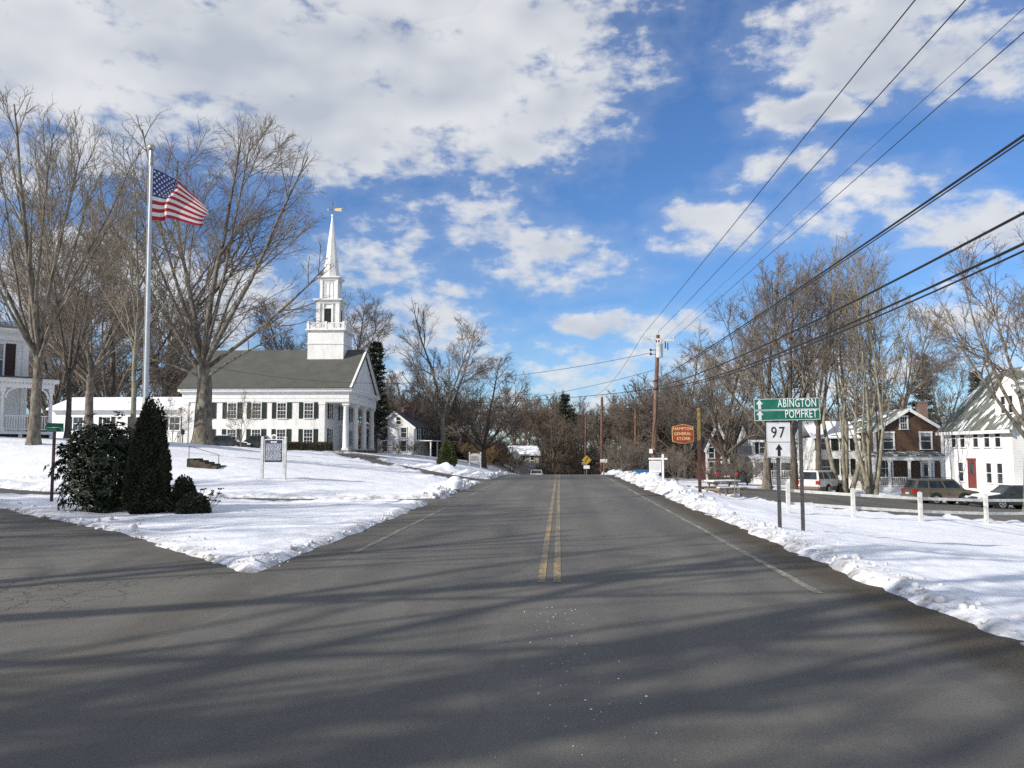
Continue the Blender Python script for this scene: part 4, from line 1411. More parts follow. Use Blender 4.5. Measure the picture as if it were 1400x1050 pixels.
# ------------------------------------------------------------------ trees
def nrm(v):
    return v / (np.linalg.norm(v, axis=-1, keepdims=True) + 1e-12)

def tubes(P, Rr, sides):
    """P (B,n,3) centre lines, Rr (B,n) radii -> verts, quads"""
    B, n, _ = P.shape
    T = np.empty_like(P)
    T[:, 1:-1] = P[:, 2:] - P[:, :-2]; T[:, 0] = P[:, 1] - P[:, 0]; T[:, -1] = P[:, -1] - P[:, -2]
    T = nrm(T)
    ref = np.where(np.abs(T[:, :1, 2:3]) < .9, np.array([0, 0, 1.0]), np.array([1.0, 0, 0]))
    a = nrm(np.cross(T, np.broadcast_to(ref, T.shape))); b = np.cross(a, T)
    th = np.arange(sides) * 2 * PI / sides
    V = P[:, :, None, :] + (a[:, :, None, :] * np.cos(th)[None, None, :, None] + b[:, :, None, :] * np.sin(th)[None, None, :, None]) * Rr[:, :, None, None]
    idx = np.arange(B * n * sides).reshape(B, n, sides)
    k2 = (np.arange(sides) + 1) % sides
    F = np.stack([idx[:, :-1, :], idx[:, :-1][:, :, k2], idx[:, 1:][:, :, k2], idx[:, 1:, :]], -1).reshape(-1, 4)
    return V.reshape(-1, 3), F

class Tree:
    """grows a bare tree level by level inside an egg-shaped crown"""
    def __init__(s, seed, H, crown, r0, trunk, limbs, kids, lens, angs, wig, lift, rmin, sides=(10, 7, 5, 4, 3, 3), segs=(8, 7, 6, 4, 3, 2), fixed=None, stems=None):
        rng = s.rng = np.random.default_rng(seed)
        s.H = H; s.crown = crown
        s.cc = np.array([crown[3], crown[4], crown[0]]); s.cr = np.array([crown[1], crown[1], crown[2]])
        s.wig, s.lift, s.rmin = wig, lift, rmin
        s.levels = []
        n = segs[0] + 1
        # stems
        P0, R0 = [], []
        for (bx, by, lean, az, hh, rr) in (stems or [(0, 0, 0, 0, trunk, r0)]):
            t = np.linspace(0, 1, n)
            d = np.array([math.cos(az) * lean, math.sin(az) * lean, 1.0]) * hh
            p = np.array([bx, by, -.25]) + t[:, None] * d + np.cumsum(rng.normal(0, .018 * hh / n * 4, (n, 3)) * np.array([1, 1, 0]), 0) * (t[:, None])
            r = rr * (1 + .55 * np.exp(-t * hh / .5)) * (1 - .33 * t)
            P0.append(p); R0.append(r)
        s.levels.append((np.array(P0), np.array(R0)))
        # limbs
        P1, R1 = [], []
        for si in range(len(P0)):
            L = limbs if not stems else max(2, limbs // len(P0))
            az0 = rng.uniform(0, 2 * PI)
            for i in range(L):
                t = rng.uniform(.72, 1.0) if i else 1.0
                if fixed: t = fixed[i][2]
                j = t * (n - 1); j0 = min(int(j), n - 2)
                p = P0[si][j0] * (1 - j + j0) + P0[si][j0 + 1] * (j - j0)
                az = az0 + 2 * PI * i * .382 + rng.uniform(-.35, .35)
                tilt = angs[0] * rng.uniform(.55, 1.25) if i else angs[0] * .25
                f = 1.0
                rad = R0[si][-1] * (.62 * rng.uniform(.75, 1.05) if i else .85)
                if fixed: az, tilt, _, f, rad = fixed[i][0], fixed[i][1], 0, fixed[i][3], R0[si][-1] * fixed[i][4]
                d = np.array([math.cos(az) * math.sin(tilt), math.sin(az) * math.sin(tilt), math.cos(tilt)])
                P1.append((p, d, f)); R1.append(rad)
        s.grow(np.array([q[0] for q in P1]), np.array([q[1] for q in P1]), np.array(R1), None, 1, segs[1], lens[0], np.array([q[2] for q in P1]))
        for lv in range(2, 2 + len(kids)):
            P, Rr = s.levels[-1]
            k = kids[lv - 2]
            B, m, _ = P.shape
            bl = np.linalg.norm(P[:, -1] - P[:, 0], axis=1)
            cnt = np.maximum(1, np.round(k * np.clip(bl / bl.mean(), .25, 2.2) * rng.uniform(.8, 1.2, B)).astype(int))
            bi = np.repeat(np.arange(B), cnt)
            t = rng.uniform(.16 if lv > 2 else .22, 1.0, len(bi)) ** .85
            j = t * (m - 1); j0 = np.minimum(j.astype(int), m - 2); fr = (j - j0)[:, None]
            p = P[bi, j0] * (1 - fr) + P[bi, j0 + 1] * fr
            r = Rr[bi, j0] * (1 - fr[:, 0]) + Rr[bi, j0 + 1] * fr[:, 0]
            d = nrm(P[bi, j0 + 1] - P[bi, j0])
            az = rng.uniform(0, 2 * PI, len(bi))
            ref = np.where(np.abs(d[:, 2:3]) < .9, np.array([0, 0, 1.0]), np.array([1.0, 0, 0]))
            a = nrm(np.cross(d, ref)); b = np.cross(a, d)
            an = angs[lv - 1] * rng.uniform(.6, 1.3, len(bi))
            nd = d * np.cos(an)[:, None] + (a * np.cos(az)[:, None] + b * np.sin(az)[:, None]) * np.sin(an)[:, None]
            plen = np.linalg.norm(P[:, -1] - P[:, 0], axis=1)[bi]
            s.grow(p, nd, np.minimum(r * .62, r * rng.uniform(.45, .7, len(bi))), plen * (1.05 - .55 * t), lv, segs[lv], lens[lv - 1])
        s.sides = sides
    def exit_dist(s, p, d):
        q = (p - s.cc) / s.cr; e = d / s.cr
        A = (e * e).sum(1); Bq = (q * e).sum(1); Cq = (q * q).sum(1) - 1
        disc = np.maximum(Bq * Bq - A * Cq, 0)
        return np.maximum((-Bq + np.sqrt(disc)) / A, .0)
    def grow(s, p, d, r, plen, lv, seg, ln, f=None):
        rng = s.rng
        B = len(p)
        if plen is None:
            L = s.exit_dist(p, d) * rng.uniform(.86, 1.03, B) * (f if f is not None else 1)
        else:
            L = plen * ln * rng.uniform(.65, 1.25, B)
            ex = s.exit_dist(p, d) * rng.uniform(.95, 1.12, B)
            L = L * np.clip(ex / np.maximum(L, 1e-3), .52, 1.0)
        L = np.maximum(L, .3)
        pts = [p]; cur = p; dd = d
        step = (L / seg)[:, None]
        for i in range(seg):
            dd = nrm(dd + rng.normal(0, s.wig[lv - 1], (B, 3)) + np.array([0, 0, s.lift[lv - 1]]))
            cur = cur + dd * step
            pts.append(cur)
        P = np.stack(pts, 1)
        t = np.linspace(0, 1, seg + 1)[None, :]
        rm = s.rmin[min(lv, len(s.rmin) - 1)]
        Rr = np.maximum(r[:, None], rm) * (1 - .78 * t) + .0
        Rr = np.maximum(Rr, rm * (1 - .5 * t))
        s.levels.append((P, Rr))
    def meshes(s, name, trunk_mat, twig_mat, split=2):
        out = []
        for nm, lv, mat in (('trunk', range(0, split), trunk_mat), ('crown', range(split, len(s.levels)), twig_mat)):
            Vs, Fs, o = [], [], 0
            for l in lv:
                V, F = tubes(*s.levels[l], s.sides[l])
                Vs.append(V); Fs.append(F + o); o += len(V)
            me = np_mesh(name + '_' + nm, np.concatenate(Vs), [np.concatenate(Fs)], True)
            me.materials.append(MATS[mat])
            out.append(me)
        return out

TP = {}
def proto(key, tree, bark, twig, split=2):
    TP[key] = tree.meshes(key, bark, twig, split) + [tree.H]

# spreading old maple by the church
proto('maple', Tree(11, 25, (14.6, 8.0, 10.6, .3, 0), .60, 6.2, 12, (9, 8, 6, 1), (1, .50, .50, .52, .6),
      (R(38), R(36), R(38), R(40), R(38)), (.04, .065, .08, .09, .09), (.012, .035, .04, .04, .03), (.3, .08, .034, .016, .010, .009),
      fixed=[(0.2, R(3), 1.0, 1, .56), (2.6, R(13), .98, 1.0, .48), (-.25, R(24), .95, 1, .48), (.25, R(46), .93, 1.0, .42), (3.3, R(30), .86, 1.0, .44), (2.9, R(52), .88, 1.0, .36),
             (1.7, R(34), .9, 1, .38), (-1.6, R(36), .9, 1, .38), (-.3, R(66), .84, 1.0, .28), (3.5, R(18), .97, 1, .34), (.0, R(13), .98, 1, .36), (3.0, R(70), .84, .95, .24)]), 'bark_maple', 'twig')
# vase-shaped young maple
proto('vase', Tree(6, 17, (10.4, 4.9, 7.2, 0, 0), .27, 5.2, 12, (8, 7, 4, 1), (1, .48, .50, .5, .6),
      (R(26), R(28), R(32), R(34), R(36)), (.035, .05, .07, .08, .1), (.035, .05, .06, .05, .04), (.2, .045, .024, .014, .010, .009)), 'bark_maple', 'twig_pale')
proto('round', Tree(23, 15, (8.3, 5.6, 7.0, 0, 0), .30, 2.8, 12, (9, 8, 6, 1), (1, .52, .52, .52, .6),
      (R(50), R(40), R(40), R(40), R(40)), (.05, .08, .10, .12, .12), (.02, .04, .04, .03, .02), (.2, .06, .032, .018, .013, .012)), 'bark_dark', 'twig')
proto('elm', Tree(31, 18, (11.4, 5.8, 6.9, .6, 0), .34, 6.0, 9, (8, 8, 6, 1), (1, .52, .52, .52, .6),
      (R(40), R(38), R(40), R(40), R(40)), (.06, .085, .10, .12, .12), (.03, .05, .05, .04, .03), (.2, .07, .034, .018, .013, .011)), 'bark_maple', 'twig')
# clump of several pale stems
proto('clump', Tree(43, 19, (11.4, 5.9, 8.2, 0, 0), .3, 6.0, 14, (7, 6, 5, 1), (1, .46, .5, .5, .6),
      (R(26), R(32), R(36), R(38), R(40)), (.04, .06, .08, .10, .10), (.02, .05, .05, .04, .03), (.2, .05, .026, .015, .012, .010),
      stems=[(0, 0, .05, 0, 6.0, .23), (-.3, .1, .24, 2.8, 5.6, .20), (.32, -.1, .30, -.4, 5.4, .19), (.1, .35, .2, 1.4, 5.2, .16), (-.1, -.3, .16, -1.9, 4.5, .15)]), 'bark_pale', 'twig_pale')
proto('tall', Tree(57, 19, (12.2, 4.4, 7.4, 0, 0), .24, 7.0, 9, (8, 7, 6, 1), (1, .52, .5, .5, .6),
      (R(32), R(38), R(40), R(40), R(40)), (.045, .07, .09, .11, .11), (.03, .05, .05, .04, .03), (.2, .05, .028, .016, .012, .011)), 'bark_dark', 'twig')
proto('slender', Tree(71, 13, (8.6, 2.8, 4.8, 0, 0), .13, 5.5, 8, (8, 7, 4), (1, .5, .5, .5),
      (R(34), R(40), R(40), R(40)), (.05, .08, .10, .12), (.03, .05, .05, .04), (.2, .035, .018, .012, .010)), 'bark_pale', 'twig_pale')
# open old tree with heavy limbs
proto('open', Tree(61, 21, (12.5, 7.5, 9.0, 0, 0), .54, 6.5, 7, (5, 4, 2), (1, .55, .5, .5), (R(46), R(44), R(44), R(42)), (.07, .10, .12, .12), (.03, .04, .04, .03), (.3, .145, .06, .022, .012)), 'bark_dark', 'twig')
proto('sapling', Tree(83, 4.6, (2.9, 1.7, 1.9, 0, 0), .055, 1.1, 7, (8, 6, 3), (1, .5, .5, .5),
      (R(34), R(42), R(42), R(42)), (.08, .12, .14, .16), (.06, .05, .04, .03), (.05, .018, .010, .007, .006)), 'bark_pale', 'twig_pale')
proto('scrub', Tree(91, 3.0, (1.5, 1.9, 1.6, 0, 0), .04, .4, 16, (8, 6), (1, .5, .5), (R(44), R(40), R(40)), (.1, .14, .16), (.06, .05, .04), (.04, .016, .012, .010)), 'twig_tan', 'twig_tan')

TP['brush'] = [TP['scrub'][0].copy(), TP['scrub'][1].copy(), TP['scrub'][2]]
for _m in TP['brush'][:2]:
    _m.materials.clear(); _m.materials.append(MATS['twig'])
def plant(name, key, label, x, y, H, rz, cat='tree', group=None, wide=1.0, dz=0.0):
    me_t, me_c, H0 = TP[key]
    s = H / H0
    T = thing(name, label, cat, (x, y, top(x, y) + dz), rz, group)
    for nm, me in (('trunk', me_t), ('crown', me_c)):
        o = link(bpy.data.objects.new(nm, me), T)
        o.scale = (s * wide, s * wide, s)
    return T
def plant_px(name, key, label, px, Y, top_py, rz, **kw):
    x = at(px, 600, Y)[0]
    H = at(px, top_py, Y)[2] - top(x, Y)
    return plant(name, key, label, x, Y, H, rz, **kw)

plant_px('maple_tree', 'maple', 'huge spreading bare maple tree in front of the church side windows', 277, 62, 150, R(0), wide=1.13)
plant_px('maple_tree', 'vase', 'bare maple with upswept limbs standing before the left porch house', 46, 37.5, 138, R(40), wide=1.0)
plant_px('maple_tree', 'tall', 'dark straight bare tree right of the left porch house', 92, 51, 296, R(100))
plant_px('maple_tree', 'elm', 'thick dark bare tree with forked trunk in front of the annex', 121, 58, 285, R(150))
plant_px('slender_tree', 'slender', 'slender pale bare tree just left of the flagpole', 181, 47, 232, R(20), wide=1.0)
plant_px('sapling', 'sapling', 'small bare sapling before the annex window', 236, 72, 548, R(10))
plant_px('sapling', 'sapling', 'thin bare sapling before the lower church windows', 329, 68, 540, R(200), wide=.8)
plant_px('shade_tree', 'elm', 'tall bare tree with rounded crown beyond the church driveway', 607, 90, 414, R(95))
plant_px('shade_tree', 'round', 'dense round bare tree left of where the road dips', 662, 96, 478, R(30), wide=1.15)
plant_px('shade_tree', 'round', 'bare tree between the gabled cottage and the tall rounded tree', 556, 112, 500, R(120))
plant_px('shade_tree', 'tall', 'bare tree rising behind the church steeple', 478, 118, 398, R(60), wide=1.3)
for px, Y, ty_, key, lab in ((150, 92, 268, 'round', 'brown twiggy tree behind the annex, left of the flagpole'),
                             (222, 98, 300, 'elm', 'bare tree behind the annex, right of the flagpole'), (70, 96, 330, 'round', 'broad bare tree behind the annex left end'),
                             (400, 110, 400, 'round', 'bare tree showing above the church roof left of the steeple')):
    plant_px('yard_tree', key, lab, px, Y, ty_, R(px * 3.1))
# right side
plant_px('clump_tree', 'clump', 'pale many-stemmed bare tree beside the white wagon', 1153, 63, 330, R(0), wide=.95)
plant_px('clump_tree', 'clump', 'pale bare tree clump left of the brown house porch', 1190, 60, 350, R(140), wide=.8)
plant_px('roadside_tree', 'tall', 'thick bare tree behind the right sign post', 1084, 62, 352, R(70), wide=1.25)
plant_px('roadside_tree', 'elm', 'bare tree behind the route number sign, left of the thick trunk', 1047, 66, 372, R(210))
plant_px('roadside_tree', 'round', 'wide bare tree beyond the picnic table', 990, 80, 420, R(300))
plant_px('roadside_tree', 'round', 'low bare tree between the utility pole and the hanging store sign', 937, 88, 462, R(20))
plant_px('roadside_tree', 'elm', 'bare tree rising behind the brown house left gable', 1222, 92, 385, R(80))
plant_px('roadside_tree', 'tall', 'bare tree behind the brown house chimney', 1290, 100, 470, R(160))
plant_px('roadside_tree', 'elm', 'bare tree at the right edge before the tall white house', 1402, 47, 285, R(215), wide=.85)
plant_px('roadside_tree', 'tall', 'bare tree behind the green town sign', 1118, 78, 372, R(15), wide=1.1)
plant_px('sapling', 'sapling', 'low bare sapling at the end of the picnic table', 1003, 42, 618, R(50), wide=.9)
# trees behind and left of the viewpoint, whose shadows fall across the road
for x, y, H, key, rz, lab in ((-15.5, -4.6, 20, 'open', 70, 'big open bare tree behind the viewpoint, nearest the road'), (-20, -.8, 19, 'open', 200, 'big open bare tree left of the viewpoint'),
                              (-25, -11.5, 21, 'open', 20, 'open bare tree behind the viewpoint'), (-31, 4, 19, 'elm', 110, 'bare tree left of the viewpoint beside the side road'),
                              (-42, 6, 19, 'round', 300, 'round bare tree far left of the viewpoint'),
                              (-18.5, -9.5, 17, 'open', 140, 'smaller open bare tree between the big ones behind the viewpoint'), (-37, 12.5, 18, 'elm', 75, 'bare tree across the side road left of the viewpoint')):
    plant('verge_tree', key, lab, x, y, H, R(rz))

# woods too far off to count: one mass of bare trees
def wood():
    t1 = Tree(101, 14, (8.4, 3.8, 5.8, 0, 0), .2, 4.5, 8, (6, 6, 2), (1, .6, .6, .6), (R(34), R(42), R(44), R(44)), (.07, .12, .15, .18), (.09, .06, .05, .03), (.2, .07, .048, .034, .03), sides=(4, 3, 3, 3, 3), segs=(3, 3, 3, 2, 1))
    t2 = Tree(103, 12, (7.0, 3.6, 5.2, 0, 0), .18, 3.2, 9, (6, 6, 2), (1, .6, .6, .6), (R(44), R(44), R(44), R(44)), (.09, .12, .15, .18), (.08, .06, .05, .03), (.2, .07, .048, .034, .03), sides=(4, 3, 3, 3, 3), segs=(3, 3, 3, 2, 1))
    parts = []
    for t in (t1, t2):
        Vs, Fs, o = [], [], 0
        for l in range(len(t.levels)):
            V, F = tubes(*t.levels[l], t.sides[l]); Vs.append(V); Fs.append(F + o); o += len(V)
        parts.append((np.concatenate(Vs), np.concatenate(Fs)))
    rng = np.random.default_rng(12)
    spots = []
    def add(n, pxr, Yr, Hr):
        for i in range(n):
            Y = rng.uniform(*Yr); px = rng.uniform(*pxr)
            x = at(px, 600, Y)[0]
            if abs(x - float(road_shift(Y))) < (7 if Y < 125 else 4.5) and Y < 190: continue
            if px > 690 and px < 750 and Y < 165: continue
            spots.append((x, Y, rng.uniform(*Hr)))
    add(30, (-60, 260), (120, 185), (11, 17)); add(20, (250, 560), (128, 180), (10, 14))
    add(34, (540, 720), (125, 190), (9, 13)); add(50, (690, 900), (118, 230), (11, 17)); add(34, (735, 900), (135, 185), (8, 12)); add(44, (840, 1010), (100, 160), (9, 13))
    add(30, (980, 1300), (112, 170), (10, 15)); add(18, (1270, 1480), (105, 160), (9, 13))
    Vs, Fs, o = [], [], 0
    for i, (x, y, H) in enumerate(spots):
        V, F = parts[i % 2]
        s = H / (14 if i % 2 == 0 else 12)
        a = rng.uniform(0, 2 * PI); c, sn = math.cos(a), math.sin(a)
        W = np.stack([(V[:, 0] * c - V[:, 1] * sn) * s, (V[:, 0] * sn + V[:, 1] * c) * s, V[:, 2] * s], -1) + (x, y, zat(x, y))
        Vs.append(W); Fs.append(F + o); o += len(V)
    # undergrowth
    t3 = Tree(107, 2.6, (1.3, 1.7, 1.4, 0, 0), .04, .3, 12, (6, 4), (1, .6, .6), (R(46), R(42), R(40)), (.1, .14, .16), (.05, .05, .04), (.05, .03, .026, .024), sides=(3, 3, 3, 3), segs=(2, 2, 2, 1))
    bV, bF, bo = [], [], 0
    for l in range(len(t3.levels)):
        V, F = tubes(*t3.levels[l], t3.sides[l]); bV.append(V); bF.append(F + bo); bo += len(V)
    bV, bF = np.concatenate(bV), np.concatenate(bF)
    for (n, pxr, Yr) in ((70, (-60, 520), (112, 135)), (60, (560, 720), (108, 130)), (150, (690, 900), (104, 170)), (70, (850, 1100), (92, 112)), (60, (1090, 1450), (98, 120))):
        for i in range(n):
            Y = rng.uniform(*Yr); px = rng.uniform(*pxr); x = at(px, 600, Y)[0]
            if abs(x - float(road_shift(Y))) < 5.5: continue
            if 690 < px < 745 and Y < 165: continue
            s = rng.uniform(.8, 1.9); a = rng.uniform(0, 2 * PI); c, sn = math.cos(a), math.sin(a)
            Vs.append(np.stack([(bV[:, 0] * c - bV[:, 1] * sn) * s, (bV[:, 0] * sn + bV[:, 1] * c) * s, bV[:, 2] * s * .9], -1) + (x, Y, zat(x, Y)))
            Fs.append(bF + o); o += len(bV)
    print('far wood quads', sum(len(f) for f in Fs))
    me = np_mesh('far_wood', np.concatenate(Vs), [np.concatenate(Fs)], False)
    me.materials.append(MATS['twig_wood'])
    tag(link(bpy.data.objects.new('far_wood', me)), 'brown mass of bare woods behind the houses and the road', kind='stuff')
wood()

# ---- evergreens and shrubs made of small leaves
def leaves(cent, dirs, ups, ln, wd, tone, fold=.25):
    """pointed leaves: cent (n,3) base, dirs along, ups the face normal"""
    n = len(cent)
    side = nrm(np.cross(dirs, ups)); up = np.cross(side, dirs)
    ln = np.broadcast_to(ln, n)[:, None]; wd = np.broadcast_to(wd, n)[:, None]
    b = cent; m = cent + dirs * ln * .5 + up * ln * fold * .2; t = cent + dirs * ln - up * ln * fold * .5
    V = np.stack([b, m + side * wd / 2, t, m - side * wd / 2], 1).reshape(-1, 3)
    i = np.arange(n)[:, None] * 4
    F = np.concatenate([i + np.array([[0, 1, 2]]), i + np.array([[0, 2, 3]])])
    return V, F, np.repeat(tone, 4)
def leaf_obj(name, V, F, tone, mat, parent):
    me = np_mesh(name, V, [F], False, {'tone': tone})
    me.materials.append(MATS[mat])
    return link(bpy.data.objects.new(name, me), parent)
def rand_dir(rng, n):
    return nrm(rng.normal(0, 1, (n, 3)))

def conical_shrub(name, label, x, y, H, Rb, mat, seed, n=9000, ln=.075, pw=.8, belly=.12):
    rng = np.random.default_rng(seed)
    T = thing(name, label, 'shrub', (x, y, top(x, y) - .04))
    def rad(t):  # t 0..1 up
        return Rb * (np.clip(1 - t, 0, 1) ** pw) * sstep(-.10, belly, t)
    prof = [(float(rad(t)) * .80, t * H * .97) for t in np.linspace(.0, 1, 14)]
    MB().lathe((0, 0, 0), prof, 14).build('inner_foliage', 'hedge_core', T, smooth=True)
    MB().tube([(0, 0, -.1), (0, 0, H * .3)], [.06, .03], 7).build('trunk', 'bark_dark', T)
    t = 1 - np.sqrt(rng.uniform(0, 1, n)); t = np.clip(t, 0, 1.0) * rng.uniform(.97, 1.02, n)
    a = rng.uniform(0, 2 * PI, n)
    lump = .78 + .34 * vnoise(a * 2.4, t * 9, seed) + .22 * (vnoise(a * 6, t * 24, seed + 1) - .5)
    r = rad(t) * lump * rng.uniform(.84, 1.03, n) * np.where(rng.uniform(0, 1, n) < .04, 1.14, 1)
    c = np.stack([np.cos(a) * r, np.sin(a) * r, t * H], -1)
    out = np.stack([np.cos(a), np.sin(a), np.zeros(n)], -1)
    d = nrm(out * .55 + np.array([0, 0, 1.0]) * .75 + rng.normal(0, .35, (n, 3)))
    tang = np.stack([-np.sin(a), np.cos(a), np.zeros(n)], -1)
    up = nrm(out * .4 + tang * rng.normal(0, 1, (n, 1)))
    V, F, tn = leaves(c, d, up, rng.uniform(.7, 1.5, n) * ln, rng.uniform(.35, .6, n) * ln, np.clip(rng.normal(.4, .3, n), 0, 1))
    leaf_obj('foliage', V, F, tn, mat, T)
    return T
p = ground_hit(199, 700, .1)
AX, AY = p[0], p[1]
conical_shrub('arborvitae', 'tall dark conical arborvitae in front of the flagpole', AX, AY, at(199, 540, AY)[2] - top(AX, AY), 34 * AY / FPX, 'leaf_arbor', 2, 16000, .085, .72)
p2 = at(207.5, 545, AY)
conical_shrub('arborvitae', 'narrow dark arborvitae tip standing close behind the tall one', p2[0], AY + .35, p2[2] - top(p2[0], AY + .35), .42, 'leaf_arbor', 12, 6000, .085, .6)
conical_shrub('arborvitae', 'small dark rounded evergreen at the foot of the tall arborvitae', at(238, 700, AY - .3)[0], AY + .2, .95, .42, 'leaf_arbor', 4, 3500, .07, .55)
p = ground_hit(612, 642)
conical_shrub('cone_shrub', 'olive green cone shaped shrub beside the church driveway', p[0], p[1], at(611, 601, p[1])[2] - top(p[0], p[1]), 14.0 * p[1] / FPX, 'leaf_cone', 6, 5000, .14, .55, .2)

def rhododendron():
    rng = np.random.default_rng(8)
    Y = AY + .9
    x0, x1 = at(80, 640, Y)[0], at(212, 640, Y)[0]
    cx, hw = (x0 + x1) / 2, (x1 - x0) / 2
    zb = top(cx, Y); H = at(140, 574, Y)[2] - zb
    T = thing('rhododendron', 'broad dark leafy rhododendron bush left of the arborvitae', 'shrub', (cx, Y, zb))
    st = MB()
    tips = []
    n = 1200
    for i in range(n):
        a = rng.uniform(0, 2 * PI); e = math.asin(rng.uniform(-.92, 1))
        r = rng.uniform(.72, 1.0) if rng.uniform() < .8 else rng.uniform(.35, .8)
        lump = .76 + .44 * float(vnoise(a * 1.9 + 3, e * 2.6 + 9, 5)) + (.18 if rng.uniform() < .05 else 0)
        tips.append((math.cos(a) * math.cos(e) * hw * r * lump, math.sin(a) * math.cos(e) * hw * .8 * r * lump, H * .47 + math.sin(e) * H * .53 * r * lump + .02, a))
    tips = np.array(tips)
    tips[:, 2] = np.maximum(tips[:, 2], .06)
    for i in range(0, n, 6):
        t = tips[i]
        st.tube([(t[0] * .12, t[1] * .12, 0), (t[0] * .45, t[1] * .45, t[2] * .55), (t[0], t[1], t[2])], [.022, .014, .006], 4, False)
    st.build('stems', 'bark_dark', T).name = 'branch_frame'
    k = 11
    c = np.repeat(tips[:, :3], k, 0) + rng.normal(0, .012, (n * k, 3))
    axis_ = nrm(np.stack([tips[:, 0] / hw, tips[:, 1] / hw, (tips[:, 2] - H * .3) / H + .5], -1))
    ax = np.repeat(axis_, k, 0)
    rd = rng.normal(0, 1, (n * k, 3)); rd = nrm(rd - ax * (rd * ax).sum(1, keepdims=True))
    d = nrm(rd + ax * rng.uniform(-.15, .55, (n * k, 1)) - np.array([0, 0, .28]))
    V, F, tn = leaves(c, d, ax, rng.uniform(.11, .17, n * k), rng.uniform(.038, .055, n * k), np.clip(rng.normal(.4, .3, n * k), 0, 1), .35)
    leaf_obj('foliage', V, F, tn, 'leaf_rhodo', T)
rhododendron()

def stonecrop():
    rng = np.random.default_rng(9)
    x, y = at(262, 690, AY - .2)[0], AY - .1
    zb = top(x, y) - .03
    T = thing('stonecrop', 'low dark bush with dried flower heads right of the arborvitae', 'shrub', (x, y, zb))
    n = 2600
    a = rng.uniform(0, 2 * PI, n); e = np.arcsin(rng.uniform(0, 1, n)); r = rng.uniform(.75, 1, n)
    c = np.stack([np.cos(a) * np.cos(e) * .40 * r, np.sin(a) * np.cos(e) * .40 * r, np.sin(e) * .52 * r], -1)
    V, F, tn = leaves(c, nrm(c + rng.normal(0, .25, (n, 3))), rand_dir(rng, n), .075, .035, np.clip(rng.normal(.3, .3, n), 0, 1))
    leaf_obj('foliage', V, F, tn, 'leaf_arbor', T)
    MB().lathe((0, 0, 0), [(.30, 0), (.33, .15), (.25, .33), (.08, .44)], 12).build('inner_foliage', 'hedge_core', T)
    for i in range(15):
        a = rng.uniform(-.9, .9); q = (.25 + rng.uniform(.05, .42)) * (1 if i > 2 else -1)
        px_, py_, pz_ = q * math.cos(a), abs(q) * math.sin(a) * .6, rng.uniform(.28, .62)
        m = MB().tube([(px_ * .4, py_ * .4, .05), (px_ * .85, py_ * .85, pz_ * .7), (px_, py_, pz_)], .006, 4)
        s = m.build('stalk', 'bark_dark', T)
        h = MB()
        for j in range(9):
            bx, by = rng.normal(0, .03), rng.normal(0, .03)
            h.lathe((px_ + bx, py_ + by, pz_ + rng.uniform(-.01, .012)), [(.004, -.012), (.02, 0), (.016, .012), (.004, .018)], 6)
        h.build('flower_head', 'seed_head', s)
stonecrop()

def hedge(label, px0, px1, Y, topy, seed):
    rng = np.random.default_rng(seed)
    x0, x1 = at(px0, 610, Y)[0], at(px1, 610, Y)[0]
    zb = top((x0 + x1) / 2, Y) - .05
    H = at((px0 + px1) / 2, topy, Y)[2] - zb
    W, D = x1 - x0, 1.2
    T = thing('hedge', label, 'hedge', ((x0 + x1) / 2, Y, zb))
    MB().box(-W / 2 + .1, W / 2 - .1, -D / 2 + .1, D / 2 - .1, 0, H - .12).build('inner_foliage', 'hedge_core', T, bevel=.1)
    n = int(2600 * W)
    u = rng.uniform(-1, 1, (n, 3)); k = rng.integers(0, 4, n)
    q = u.copy()
    q[k == 0, 2] = 1; q[k == 1, 1] = -1; q[k == 2, 1] = -1; m = k == 3; q[m, 0] = np.sign(q[m, 0])
    pn = np.sign(q) * np.abs(q) ** .9
    c = pn * np.array([W / 2, D / 2, H / 2]) + np.array([0, 0, H / 2])
    c += rng.normal(0, .045, (n, 3)); c[:, 2] += (vnoise(c[:, 0] * 1.5, c[:, 1] * 1.5, seed) - .5) * .14 * (c[:, 2] / H)
    V, F, tn = leaves(c, rand_dir(rng, n), rand_dir(rng, n), .10, .05, np.clip(rng.normal(.4, .35, n), 0, 1))
    leaf_obj('foliage', V, F, tn, 'leaf_hedge', T)
hedge('clipped brown hedge in front of the church, beside the portico', 392, 452, 76.5, 606, 1)
hedge('low clipped hedge along the annex left of the big maple', 222, 268, 77, 607, 2)

